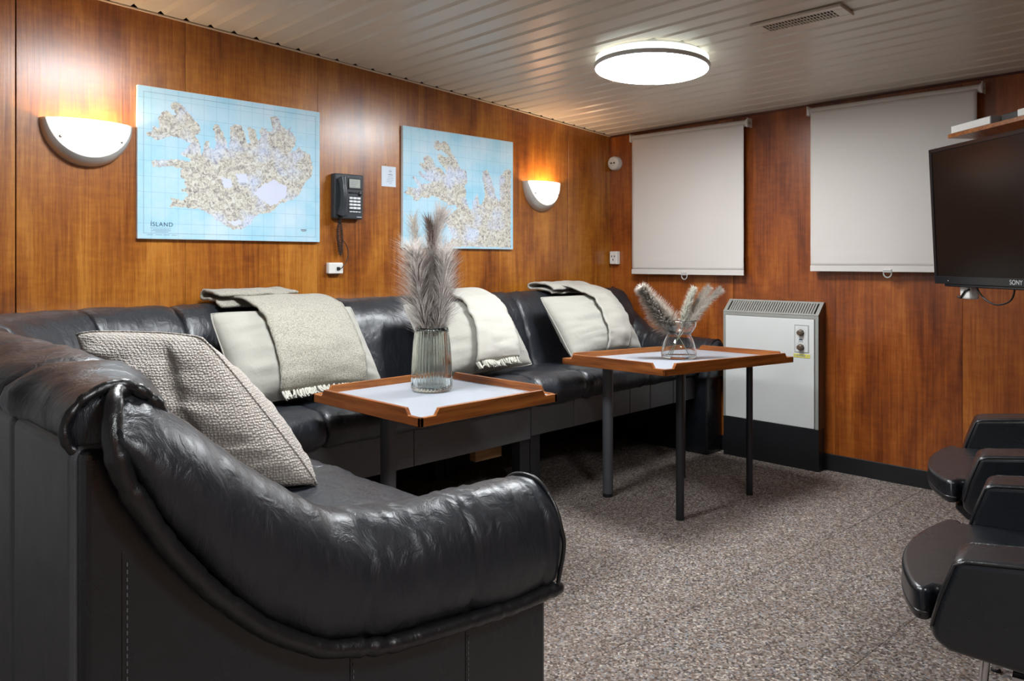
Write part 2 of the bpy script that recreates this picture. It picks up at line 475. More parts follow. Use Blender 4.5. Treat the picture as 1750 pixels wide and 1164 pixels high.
# ceiling: dark backing with 100 mm cream metal planks
ce = struct(part('ceiling', G().add([(XW, .05, zc(XW, 0) + .06), (.05, .05, zc(0, 0) + .06), (.05, YW, zc(0, YW) + .06), (XW, YW, zc(XW, YW) + .06),
                                     (XW, .05, zc(XW, 0) + .1), (.05, .05, zc(0, 0) + .1), (.05, YW, zc(0, YW) + .1), (XW, YW, zc(XW, YW) + .1)],
                                    [(0, 1, 2, 3), (7, 6, 5, 4), (0, 4, 5, 1), (1, 5, 6, 2), (2, 6, 7, 3), (3, 7, 4, 0)]), 'dark'), 'low ceiling of cream metal planks', 'ceiling')
ks = [-.006] + [.094 + .1 * i for i in range(53)]
for a, b in zip(ks[:-1], ks[1:]):
    # section: visible sloped flank on the side towards -x, upright flank on the other
    a2 = max(a, .002)
    sec = [(a2 + .001, .0), (b - .026, .0), (b - .003, .019), (b - .0005, .0195), (b - .0005, .022), (a2 + .001, .022)]
    g = G(); n = len(sec)
    vv = [(-s_, y, zc(-s_, y) + dz) for y in (-.012, YW + .01) for s_, dz in sec]
    g.add(vv, [tuple(range(n)), tuple(range(2 * n - 1, n - 1, -1))] + [(i, n + i, n + (i + 1) % n, (i + 1) % n) for i in range(n)])
    part('ceiling_plank', g, 'plank', ce)
g = G()
for x0, x1 in [(XW, -4), (-4, -3), (-3, -2), (-2, -1), (-1, 0)]:
    v = [(x, y, zc(x, 0) + z) for x in (x0, x1) for y, z in ((0, -.006), (-.010, -.006), (-.010, -.001), (0, -.001))]
    g.add(v, [(0, 4, 5, 1), (1, 5, 6, 2), (2, 6, 7, 3), (3, 7, 4, 0), (0, 1, 2, 3), (7, 6, 5, 4)])
struct(part('trim_1', g, 'cream'), 'thin cream strip where the map wall meets the ceiling', 'trim')
g = G()
v = [(x, y, zc(0, y) + z) for y in (0, YW) for x, z in ((0, -.010), (-.010, -.010), (-.010, -.001), (0, -.001))]
g.add(v, [(0, 4, 5, 1), (1, 5, 6, 2), (2, 6, 7, 3), (3, 7, 4, 0), (0, 1, 2, 3), (7, 6, 5, 4)])
struct(part('trim_2', g, 'redwood'), 'dark wood strip above the blinds', 'trim')

# ================================================================== CEILING FITTINGS
def ceiling_lamp(x, y, label):
    root = thing('ceiling_lamp', label, 'lamp', (x, y, zc(x, y)), 0, 'round ceiling lamps')
    root.rotation_euler = (0, radians(3.1), 0)
    R_ = .252
    part('mount_plate', G().lathe([(R_ - .03, .006), (R_ - .03, -.012)], 48), 'white_plastic', root)
    part('lit_rim', G().lathe([(R_ - .014, -.010), (R_ - .006, -.013), (R_ - .005, -.040), (R_ - .012, -.042)], 72), 'lamp_side', root, True, auto=40)
    part('trim_ring', G().lathe([(R_ - .018, -.042), (R_ + .001, -.042), (R_ + .003, -.048), (R_ + .001, -.058), (R_ - .006, -.060), (R_ - .008, -.054)], 72, caps=(False, False)), 'heater_white', root, True, auto=40)
    part('diffuser', G().lathe([(R_ - .008, -.052), (R_ - .009, -.058), (R_ - .05, -.0615), (.10, -.064), (.01, -.065)], 72), 'lamp_face', root, True)
    return root
ceiling_lamp(-1.200, -1.160, 'round glowing ceiling lamp above the longer table')
ceiling_lamp(-2.92, -1.12, 'round glowing ceiling lamp above the sofa corner, out of view')
ceiling_lamp(-3.20, -3.60, 'round ceiling lamp added over the camera as fill light, out of view')  # added lamp, fills light on the carpet, chairs and near sofa arm

def vent():
    x, y0, y1 = -1.222, -1.672, -2.025
    root = thing('ceiling_vent', 'cream rectangular ceiling vent with dark slots beside the round lamp', 'vent', (x, (y0 + y1) / 2, zc(x, -1.88)))
    root.rotation_euler = (0, radians(3.1), 0)
    hw, hl = .062, (y0 - y1) / 2
    g = G()
    g.box(-hw, -hw + .026, -hl, hl, -.012, .0); g.box(hw - .026, hw, -hl, hl, -.012, 0); g.box(-hw + .026, hw - .026, hl - .04, hl, -.012, 0); g.box(-hw + .026, hw - .026, -hl, -hl + .04, -.012, 0)
    part('vent_frame', g, 'plank', root, bevel=.003)
    part('vent_backing', G().box(-hw + .02, hw - .02, -hl + .03, hl - .03, -.003, .0), 'dark', root)
    L = hl * 2 - .08
    n = 22; first = None
    for i in range(n + 1):
        yy = -hl + .04 + L * i / n
        if first is None:
            first = part('vent_slat', G().box(-hw + .026, hw - .026, -.0018, .0018, -.0115, -.009), 'plank', root); o = first
        else:
            o = first.copy(); COL.objects.link(o); o.parent = root
        o.location = (0, yy, 0)
    for xb in (-.012, .012):
        part('vent_bar', G().box(xb - .0015, xb + .0015, -hl + .04, hl - .04, -.0118, -.0088), 'plank', root)
vent()

# ================================================================== WALL LAMPS
def sconce(x, zt, w, hgt, label):
    root = thing('wall_sconce', label, 'lamp', (x, 0, zt), 0, 'half round wall sconces')
    a = w / 2; dep = .088
    def surf(k, off):
        def fn(i, j, n=36, m=14):
            th = pi * i / (n - 1); r = k[0] + (k[1] - k[0]) * j / (m - 1)
            return (-a * r * cos(th), -(dep * sqrt(max(0, 1 - r * r)) + off) - .002, -hgt * r * sin(th))
        return fn
    part('sconce_glass', G().grid(36, 14, surf((.0, .93), 0)), 'sconce_glass', root, True, solid=-.003)
    def rim2(i, j):
        th = pi * i / 47
        wl_ = .05 + .13 * abs(sin(th)) ** .8
        if j == 8:
            return (-a * 1.015 * cos(th), 0, -hgt * 1.015 * sin(th))
        r = 1 - wl_ + wl_ * j / 7
        d0 = dep * sqrt(max(0, 1 - min(r, 1) ** 2))
        return (-a * (r + .015 * j / 7) * cos(th), -(d0 + .006) , -hgt * (r + .015 * j / 7) * sin(th))
    part('metal_rim', G().grid(48, 9, rim2), 'nickel', root, True, solid=.003)
    part('back_plate', G().box(-a * .7, a * .7, -.006, -.001, -hgt * .55, -.012), 'nickel', root)
    for s_ in (-1, 1):
        th = radians(32) if s_ < 0 else radians(148)
        r = .80
        c = (-a * r * cos(th), -(dep * sqrt(1 - r * r) + .007), -hgt * r * sin(th))
        part('screw', G().lathe([(.0055, -.006), (.0055, .002), (.003, .004)], 14), 'chrome', root, True, loc=c).rotation_euler = (radians(90), 0, 0)
    ld = bpy.data.lights.new('sconce_bulb', 'POINT'); ld.energy = BULB_WATTS; ld.color = (1.0, .70, .42); ld.shadow_soft_size = .022
    lo = bpy.data.objects.new('sconce_bulb', ld); COL.objects.link(lo); lo.parent = root; lo.location = (0, -.052, -.055)
    part('bulb', G().lathe([(.001, -.030), (.013, -.024), (.016, -.01), (.012, .004), (.010, .016)], 16), 'sconce_glass', root, True, loc=(0, -.040, -.085))
sconce(-3.145, 1.612, .302, .158, 'half round frosted wall sconce left of the titled island map')
sconce(-.68, 1.566, .292, .165, 'half round frosted wall sconce near the room corner')

# ================================================================== MAPS
LAND1 = "130,541 155,544 178,534 194,513 211,496 229,478 243,460 240,436 223,420 237,407 240,391 246,368 252,346 260,387 266,405 281,406 284,378 299,374 311,398 305,432 299,461 305,479 322,475 335,453 350,426 356,397 365,380 371,416 368,451 371,475 392,490 417,487 433,465 439,436 449,413 461,420 452,455 446,481 461,486 481,474 487,447 497,430 506,443 500,473 510,492 526,488 546,475 562,486 555,516 552,540 575,546 595,537 599,515 619,499 636,492 650,522 646,490 667,471 678,450 667,424 643,396 674,405 692,426 709,409 741,399 752,375 759,331 752,298 730,278 709,251 695,218 664,185 629,177 595,166 569,137 546,123 503,121 477,96 461,72 433,53 392,46 365,56 335,73 305,84 287,106 252,122 229,127 194,128 161,129 122,127 133,144 125,166 139,164 166,155 183,164 194,182 166,200 189,210 178,226 183,237 166,247 164,270 172,287 139,287 100,287 57,280 49,304 73,309 111,313 144,321 178,316 200,310 206,322 183,334 164,343 178,356 194,374 206,387 186,396 161,405 133,410 106,401 79,387 57,393 31,406 36,415 57,423 57,442 73,433 84,440 79,456 81,479 95,500 117,505 133,494 150,499 139,514 125,529"
LAND2 = "202,551 226,563 242,549 259,560 283,559 304,539 317,509 350,480 367,449 389,425 419,421 428,389 428,357 410,330 423,305 415,278 428,253 445,215 463,215 467,255 489,282 503,300 512,270 516,244 539,245 561,300 557,340 543,378 539,418 552,432 579,438 598,403 616,364 635,331 644,291 672,266 677,321 668,361 672,408 696,424 710,445 739,455 761,450 761,10 342,10 275,10 325,55 300,99 275,143 308,182 359,210 342,235 300,227 259,250 218,266 186,271 154,257 115,260 91,238 68,239 64,261 38,268 4,278 30,292 22,310 45,305 68,301 99,309 84,332 60,355 64,364 84,357 115,328 154,331 186,343 154,347 115,365 95,385 103,395 130,379 162,375 130,397 103,426 111,439 134,435 130,465 154,480 178,470 194,453 210,423 242,419 267,396 283,391 275,416 242,445 222,468 226,487 250,489 275,479 300,482 275,498 250,515 222,509 198,522"
ICE1 = ["477,205 510,240 562,268 629,245 623,195 562,155 497,182", "330,262 372,258 380,225 345,215", "395,280 440,285 452,250 410,240", "360,75 410,90 420,72 380,62"]
def land_mesh(s, jag=.0, seed=1):
    """printed land: outline with a ragged coast, triangulated flat"""
    P = [tuple(map(float, a.split(','))) for a in s.split()]
    Q = []; rnd = random.Random(seed)
    for i, p in enumerate(P):
        q = P[(i + 1) % len(P)]; L = math.hypot(q[0] - p[0], q[1] - p[1]); n = max(1, int(L / 7))
        for k in range(n):
            t = k / n; j = jag if k else jag * .4
            Q.append(((p[0] + (q[0] - p[0]) * t + rnd.uniform(-j, j)) / 1000, 0.0, (p[1] + (q[1] - p[1]) * t + rnd.uniform(-j, j)) / 1000))
    from mathutils.geometry import delaunay_2d_cdt
    n = len(Q)
    co, ed, fa, _, _, _ = delaunay_2d_cdt([Vector((q[0], q[2])) for q in Q], [], [list(range(n))], 1, 1e-6)
    g = G(); g.add([(c.x, 0.0, c.y) for c in co], [tuple(f) for f in fa])
    return g
def wall_map(x0, z0, w, hgt, label, land, mat, seed, frame):
    root = thing('wall_map', label, 'map', (x0, 0, z0), 0, 'relief maps mounted on boards')
    part('board', G().box(0, w, -.018, -.001, 0, hgt), 'map_edge', root, bevel=.001)
    part('sea_print', G().box(.0012, w - .0012, -.0186, -.0178, .0012, hgt - .0012), 'sea', root)
    part('land_print', land_mesh(land, 4.0, seed), mat, root, loc=(0, -.0190, 0))
    if frame:
        g = G(); m_ = .022
        for a in ((m_, w - m_, m_, m_ + .0012), (m_, w - m_, hgt - m_ - .0012, hgt - m_), (m_, m_ + .0012, m_, hgt - m_), (w - m_ - .0012, w - m_, m_, hgt - m_)):
            g.box(a[0], a[1], -.0189, -.0185, a[2], a[3])
        part('neat_line', g, 'ink', root)
        for s_ in ICE1:
            part('glacier_print', land_mesh(s_, 5.0, 3), 'ice', root, loc=(0, -.0192, 0))
        text_part('title', 'ÍSLAND', .0235, 'navy_ink', root, (.048, -.0190, .050), (radians(90), 0, 0), .0003, 'LEFT', 1.12)
        g = G(); g.box(.048, .127, -.0189, -.0186, .0425, .0436)
        for k, (a, b) in enumerate(((.058, .125), (.052, .126), (.066, .118))): g.box(a, b, -.0189, -.0186, .0365 - k * .0045, .0378 - k * .0045)
        part('caption_lines', g, 'ink', root)
        g = G(); g.box(.700, .727, -.0189, -.0186, .050, .056); g.box(.704, .724, -.0189, -.0186, .0455, .048)
        part('imprint', g, 'ink', root)
        g = G()
        for a, b in ((.035, .058), (.068, .092), (.098, .122), (.13, .15)): g.box(a, b, -.0189, -.0186, .0155, .0170)
        part('scale_lines', g, 'ink', root)
    return root
wall_map(-2.972, 1.186, .796, .594, 'printed map of a whole island with navy title beside the left sconce', LAND1, 'land1', 5, True)
wall_map(-1.704, 1.166, .780, .613, 'blue relief map of jagged fjords behind the tall plumes', LAND2, 'land2', 9, False)

# ================================================================== PHONE, NOTE, SOCKETS
def phone():
    x0, x1, z0, z1 = -2.110, -1.952, 1.297, 1.507
    root = thing('wall_phone', 'charcoal wall telephone with handset and pale keys between the maps', 'telephone', (x0, 0, z0))
    w, hh = x1 - x0, z1 - z0
    g = G(); g.prism([(0, 0), (w, 0), (w, hh), (0, hh)], lambda a, b, d: (a, -d * (1 - .25 * (1 - b / hh) * .6), b), .001, .040)
    part('phone_body', g, 'phone', root, bevel=.006)
    # handset: bowed bar with thicker ends
    pts = []; rs = []
    for i in range(22):
        t = i / 21
        pts.append((.030, -.052 - .016 * sin(pi * t), .016 + .172 * t)); e = min(t, 1 - t)
        rs.append(.017 if e > .22 else .017 + .006 * (1 - e / .22))
    part('handset', G().tube(pts, rs, 14, True, 1.25), 'phone', root, True, bevel=.003, auto=50)
    part('screen_bezel', G().box(.072, .148, -.0425, -.036, .140, .192), 'black_plastic', root, bevel=.002)
    part('screen', G().box(.077, .136, -.0435, -.040, .147, .187), 'lcd', root, bevel=.001)
    g = G()
    for r in range(4): g.box(.084, .128 - .006 * r, -.0438, -.0434, .177 - r * .008, .179 - r * .008)
    part('screen_text', g, 'ink', root)
    for r in range(4):
        for c in range(3):
            part('key', G().box(.078 + c * .0215, .096 + c * .0215, -.0425, -.034, .0935 - r * .0155, .1035 - r * .0155), 'key', root, bevel=.0015)
    for c in range(4):
        part('function_key', G().box(.080 + c * .016, .0925 + c * .016, -.0415, -.034, .0320, .0365), 'key', root, bevel=.001)
    for c in range(4):
        part('soft_key', G().box(.078 + c * .0115, .087 + c * .0115, -.0425, -.034, .122, .127), 'black_plastic', root, bevel=.001)
    part('jog_key', G().lathe([(.010, 0), (.010, .006), (.007, .008)], 20), 'black_plastic', root, True, loc=(.138, -.036, .121)).rotation_euler = (radians(90), 0, 0)
    part('maker_plate', G().box(.122, .147, -.0385, -.034, .009, .0115), 'key', root)
    # coiled cord: down and back up in a narrow loop
    pts = []
    N = 46
    path = [(.032, -.045, .010), (.030, -.030, -.015), (.026, -.022, -.06), (.034, -.020, -.12), (.040, -.020, -.165), (.047, -.020, -.160), (.050, -.022, -.11), (.046, -.022, -.05), (.036, -.024, -.012), (.030, -.02, .005)]
    cp = catmull(path, N * 10)
    for i, p in enumerate(cp):
        a = i / 10 * 2 * pi
        q = cp[min(i + 1, len(cp) - 1)] - cp[max(i - 1, 0)]; q = Vector(q).normalized()
        nx = q.cross(Vector((0, 1, 0))).normalized(); ny = q.cross(nx)
        pts.append(Vector(p) + nx * cos(a) * .0062 + ny * sin(a) * .0062)
    part('coiled_cord', G().tube(pts, .0017, 5), 'black_plastic', root, True)
    lead = catmull([(.052, -.018, -.10), (.068, -.02, -.112), (.082, -.02, -.140), (.084, -.02, -.175), (.070, -.022, -.205), (.045, -.030, -.228), (.036, -.034, -.232)], 30)
    part('wall_lead', G().tube(lead, .002, 6), 'black_plastic', root, True)
phone()
jb = thing('phone_jack', 'small white phone jack box under the wall telephone', 'socket', (-2.133, 0, 1.040))
part('jack_box', G().box(0, .078, -.026, -.0005, 0, .052), 'white_plastic', jb, bevel=.005, seg=3)
part('plug', G().box(.042, .058, -.033, -.022, .017, .032), 'black_plastic', jb, bevel=.002)
nt = thing('paper_note', 'small printed paper note pinned left of the fjord map', 'note', (-1.822, 0, 1.468))
part('sheet', G().box(0, .086, -.0022, -.0006, 0, .100), 'paper', nt)
g = G()
for k, (a, b) in enumerate(((.048, .056), (.044, .060), (.046, .058), (.040, .066), (.038, .070), (.034, .072), (.030, .070), (.028, .064), (.045, .060))):
    g.box(a, b, -.0026, -.0021, .083 - k * .0085, .0845 - k * .0085 + (.002 if k in (1, 3) else 0))
part('printed_lines', g, 'ink', nt)
part('pin', G().lathe([(.003, 0), (.003, .004), (.001, .006)], 10), 'nickel', nt, True, loc=(.026, -.001, .108)).rotation_euler = (radians(90), 0, 0)

rs_ = thing('round_socket', 'round cream two-hole socket high in the room corner', 'socket', (0, -.052, 1.735))
o = part('socket_body', G().lathe([(.045, .0008), (.045, .030), (.041, .040), (.036, .043)], 36), 'white_plastic', rs_, True, auto=40); o.rotation_euler = (0, radians(-90), 0)
for s_ in (-1, 1):
    o = part('pin_hole', G().lathe([(.0062, .0415), (.0062, .0438)], 12), 'black_plastic', rs_, True, loc=(0, s_ * .012, 0)); o.rotation_euler = (0, radians(-90), 0)
o = part('centre_screw', G().lathe([(.003, .0415), (.003, .0442)], 10), 'grey_plastic', rs_, True); o.rotation_euler = (0, radians(-90), 0)
ss = thing('wall_socket', 'square white wall socket low in the room corner', 'socket', (0, -.050, 1.120))
part('socket_box', G().box(-.034, -.0005, -.030, .030, -.042, .042), 'white_plastic', ss, bevel=.004)
part('face_plate', G().box(-.0365, -.033, -.027, .027, -.039, .039), 'white_plastic', ss, bevel=.002)
for dy, dz in ((-.011, .010), (.011, .010), (0, -.012)):
    part('pin_hole', G().box(-.0372, -.036, dy - .003, dy + .003, dz - .006, dz + .006), 'black_plastic', ss)

# ================================================================== BLINDS
def blind(y0, y1, zt, zb, label):
    root = thing('roller_blind', label, 'blind', (0, (y0 + y1) / 2, zb), 0, 'white roller blinds')
    hw = abs(y1 - y0) / 2; H = zt - zb
    X = -.040
    part('roller_tube', G().tube([(X, -hw - .004, H), (X, hw + .004, H)], .0185, 24), 'blind', root, True, auto=40)
    def fab(i, j):
        y = -hw + .012 + (2 * hw - .024) * i / 40; t = j / 50; z = H - .004 - (H - .030 - .004) * t
        wv = .0016 * nz(y * 5, z * 7, 3) + .0030 * max(0, t - .70) * nz(y * 6, z * 30, 8) * 3
        return (X - .0175 + wv, y, z)
    part('blind_fabric', G().grid(41, 51, fab), 'blind', root, True, solid=.0008)
    part('bottom_bar', G().box(X - .0212, X - .0155, -hw + .011, hw - .011, .0, .030), 'blind', root, bevel=.0015)
    for s_ in (-1, 1):
        part('bracket', G().box(X - .017, -.0005, s_ * (hw + .006), s_ * (hw + .010), H - .024, H + .028), 'white_plastic', root, bevel=.001)
        part('end_cap', G().tube([(X, s_ * (hw - .004), H), (X, s_ * (hw + .0065), H)], .0225, 24), 'white_plastic', root, True, auto=40)
        part('cap_hub', G().tube([(X, s_ * (hw + .0095), H), (X, s_ * (hw + .0135), H)], .009, 14), 'grey_plastic', root, True, auto=40)
    hp = part('pull_tab', G().box(X - .028, X - .0135, -.020, .020, -.004, .014), 'clear_plastic', root, bevel=.003)
    ring = [(X - .021, -.019 * cos(pi * k / 12), -.006 - .022 * sin(pi * k / 12)) for k in range(13)]
    part('pull_ring', G().tube([(X - .021, -.019, .004)] + ring + [(X - .021, .019, .004)], .0035, 8), 'clear_plastic', root, True)
blind(-.205, -.998, 1.876, 1.018, 'white roller blind nearest the room corner')
blind(-1.358, -2.158, 1.890, 1.046, 'white roller blind partly behind the television')

# ================================================================== HEATER
def heater():
    y0, y1 = -.874, -1.424; D = .085
    root = thing('convector_heater', 'white upright convector heater with grey grille and black plinth', 'heater', (0, (y0 + y1) / 2, 0))
    hw = (y0 - y1) / 2; ZP, ZF, ZT = .220, .812, .880
    part('plinth', G().box(-D, -.009, -hw, hw, 0.0, ZP), 'black_base', root, bevel=.003)
    prof = [(-.001, ZP), (-D + .002, ZP), (-D + .002, ZF), (-.012, ZT), (-.001, ZT)]
    for ya, yb in ((-hw, -hw + .003), (hw - .003, hw)):
        part('side_panel', G().prism(prof, lambda a, b, d: (a, d, b), ya, yb), 'heater_brown', root)
    part('front_frame', G().box(-D, -D + .012, -hw, -hw + .018, ZP, ZF).box(-D, -D + .012, hw - .018, hw, ZP, ZF).box(-D, -D + .012, -hw + .018, hw - .018, ZF - .017, ZF), 'heater_grey', root, bevel=.001)
    part('front_panel', G().box(-D - .003, -D + .010, -hw + .022, hw - .016, ZP + .001, ZF - .019), 'heater_white', root, bevel=.003)
    part('inner_back', G().box(-D + .012, -.02, -hw + .004, hw - .004, ZP, ZP + .3), 'dark', root)
    # sloping grille
    a = Vector((-D, 0, ZF)); b = Vector((-.010, 0, ZT)); d = (b - a); L = d.length; d.normalize(); n = Vector((-d.z, 0, d.x))
    mid = (a + b) / 2
    g = G()
    g.obox(mid + d * (L / 2 - .006), d, (0, 1, 0), n, .006, hw, .004); g.obox(mid - d * (L / 2 - .006), d, (0, 1, 0), n, .006, hw, .004)
    for s_ in (-1, 1): g.obox(mid + Vector((0, s_ * (hw - .010), 0)), d, (0, 1, 0), n, L / 2 - .012, .010, .004)
    part('grille_frame', g, 'heater_grey', root, bevel=.001)
    part('grille_void', G().obox(mid - n * .010, d, (0, 1, 0), n, L / 2 - .004, hw - .006, .002), 'dark', root)
    N = 36; first = None
    for i in range(1, N):
        y = -hw + .02 + (2 * hw - .04) * i / N
        if first is None:
            first = part('grille_slat', G().obox(mid, d, (0, 1, 0), n, L / 2 - .010, .0046, .0025), 'heater_grey', root); o = first
        else:
            o = first.copy(); COL.objects.link(o); o.parent = root
        o.location = (0, y, 0)
    part('control_plate', G().box(-D - .005, -D, -.226, -.147, .615, .762), 'grey_plastic', root, bevel=.002)
    part('control_face', G().box(-D - .0056, -D - .004, -.221, -.152, .620, .757), 'heater_white', root)
    for zz in (.722, .645):
        k = part('knob', G().lathe([(.0185, 0), (.0185, .006), (.0155, .008), (.0145, .024), (.011, .026)], 8), 'knob', root, loc=(-D - .005, -.184, zz)); k.rotation_euler = (0, radians(-90), 0)
        g = G()
        for q in range(11):
            an = radians(-20 + 22 * q); g.obox((-D - .0058, -.184 + .0255 * cos(an), zz + .0255 * sin(an)), (1, 0, 0), (0, 1, 0), (0, 0, 1), .0004, .0012, .0012)
        part('dial_marks', g, 'navy_ink', root)
    g = G(); g.box(-D - .0060, -D - .005, -.193, -.173, .681, .687); g.box(-D - .006, -D - .005, -.196, -.170, .674, .676)
    part('dial_print', g, 'navy_ink', root)
    part('warning_label', G().box(-D - .0050, -D - .0025, -.232, -.143, .590, .609), 'yellow', root)
    g = G()
    for k in range(7): g.box(-D - .0054, -D - .0049, -.206 + k * .007, -.2015 + k * .007, .596, .604)
    g.box(-D - .0054, -D - .0049, -.226, -.219, .599, .602); g.box(-D - .0054, -D - .0049, -.154, -.148, .599, .602)
    part('label_print', g, 'ink', root)
heater()

# ================================================================== TELEVISION, SHELF
TVO = Vector((-.61, -2.12, 0)); TD = Vector((-.655, -.755, 0)).normalized(); TN = Vector((TD.y, -TD.x, 0))   # TD along the screen towards the camera, TN into the room
if TN.x > 0: TN = -TN
W_TV, ZB, ZT_ = .93, 1.006, 1.553
def tvp(a, d, z): return tuple(Vector((0, 0, z)) + TD * a + TN * (d + .05 * (z - 1.28)))
tv = thing('television', 'flat black television angled away from the blind wall', 'television', tuple(TVO))
Z = Vector((0, 0, 1))
def tvbox(g, a0, a1, d0, d1, z0, z1):
    v = [tvp(a, d, z) for z in (z0, z1) for a, d in ((a0, d0), (a1, d0), (a1, d1), (a0, d1))]
    return g.add(v, [(0, 3, 2, 1), (4, 5, 6, 7), (0, 1, 5, 4), (1, 2, 6, 5), (2, 3, 7, 6), (3, 0, 4, 7)])
part('back_shell', tvbox(G(), .02, W_TV - .02, -.065, -.012, ZB + .03, ZT_ - .02), 'black_plastic', tv, bevel=.012)
g = tvbox(G(), 0, W_TV, -.016, .0, ZB + .002, ZB + .034)
g = tvbox(g, 0, W_TV, -.016, .0, ZT_ - .016, ZT_); g = tvbox(g, 0, .016, -.016, .0, ZB + .034, ZT_ - .016); g = tvbox(g, W_TV - .016, W_TV, -.016, .0, ZB + .034, ZT_ - .016)
part('bezel', g, 'bezel', tv, bevel=.002)
part('lower_lip', tvbox(G(), .06, W_TV - .06, -.02, -.002, ZB - .008, ZB + .003), 'bezel', tv, bevel=.003)
part('screen', tvbox(G(), .015, W_TV - .015, -.012, -.0035, ZB + .033, ZT_ - .015), 'screen', tv)
part('status_light', tvbox(G(), .088, .091, -.001, .0008, ZB + .014, ZB + .017), 'key', tv)
tx = text_part('maker_lettering', 'SONY', .024, 'logo', tv, tvp(W_TV / 2, .0006, ZB + .0105), (0, 0, 0), .0004, 'CENTER')
ang = math.atan2(TD.y, TD.x)
tx.rotation_euler = (radians(90), 0, ang)
part('wall_arm', tvbox(tvbox(G(), .43, .50, -.17, -.06, 1.20, 1.34), .45, .48, -.575, -.15, 1.23, 1.31), 'white_plastic', tv, bevel=.004)
lead = catmull([tvp(.205, -.035, ZB + .03), tvp(.205, -.035, ZB - .004), tvp(.235, -.04, ZB - .045), tvp(.30, -.04, ZB - .068), tvp(.37, -.04, ZB - .055), tvp(.40, -.04, ZB - .02), tvp(.40, -.04, ZB + .03)], 40)
part('hanging_lead', G().tube(lead, .0032, 7), 'black_plastic', tv, True)
g = tvbox(G(), .125, .185, -.062, -.020, ZB - .055, ZB + .03)
part('lead_bracket', g, 'white_plastic', tv, bevel=.008)
g = G(); g.tube([tvp(.135, -.018, ZB - .05), tvp(.165, -.018, ZB - .022), tvp(.185, -.018, ZB - .016)], .0045, 8); g.tube([tvp(.10, -.03, ZB - .047), tvp(.135, -.018, ZB - .05)], .004, 8)
part('bracket_clip', g, 'black_plastic', tv, True)

sh = thing('television_shelf', 'thin wooden shelf right above the television', 'shelf', tuple(TVO))
def shbox(g, a0, a1, d0, d1, z0, z1):
    v = [tuple(Vector((0, 0, z)) + TD * a + TN * d) for z in (z0, z1) for a, d in ((a0, d0), (a1, d0), (a1, d1), (a0, d1))]
    return g.add(v, [(0, 3, 2, 1), (4, 5, 6, 7), (0, 1, 5, 4), (1, 2, 6, 5), (2, 3, 7, 6), (3, 0, 4, 7)])
ZS = 1.601
part('shelf_board', shbox(G(), .0, 1.0, -.30, -.07, ZS, ZS + .016), 'rim_x', sh, bevel=.001)
part('shelf_bracket', shbox(G(), .44, .49, -.575, -.10, ZS - .020, ZS - .0005), 'white_plastic', sh)
def shelf_box(name, a0, a1, d0, d1, hgt, mat, label, cat, detail):
    r = thing(name, label, cat, tuple(TVO + Vector((0, 0, ZS + .016))))
    part('case', shbox(G(), a0, a1, d0, d1, .0006, hgt), mat, r, bevel=.002)
    part('front_plate', shbox(G(), a0 + .003, a1 - .003, d1 - .001, d1 + .0015, .003, hgt - .003), detail, r)
    return r
shelf_box('disc_player', .010, .245, -.26, -.078, .033, 'grey_plastic', 'flat silver player on the far end of the shelf', 'player', 'white_plastic')
shelf_box('receiver_box', .275, .36, -.22, -.10, .030, 'black_plastic', 'small black box in the middle of the shelf', 'box', 'black_plastic')
shelf_box('white_box', .385, .62, -.24, -.078, .028, 'white_plastic', 'white flat box at the near end of the shelf', 'box', 'white_plastic')
pc = TVO + TD * .465 + TN * (-.60)
po = thing('support_pillar', 'white steel pillar carrying the television arm, out of view', 'pillar', (pc.x, pc.y, 0))
part('post', G().tube([(0, 0, .01), (0, 0, zc(pc.x, pc.y) - .002)], .038, 24), 'white_plastic', po, True, auto=40)
part('foot_plate', G().lathe([(.07, .0), (.07, .010), (.045, .014)], 28), 'white_plastic', po)

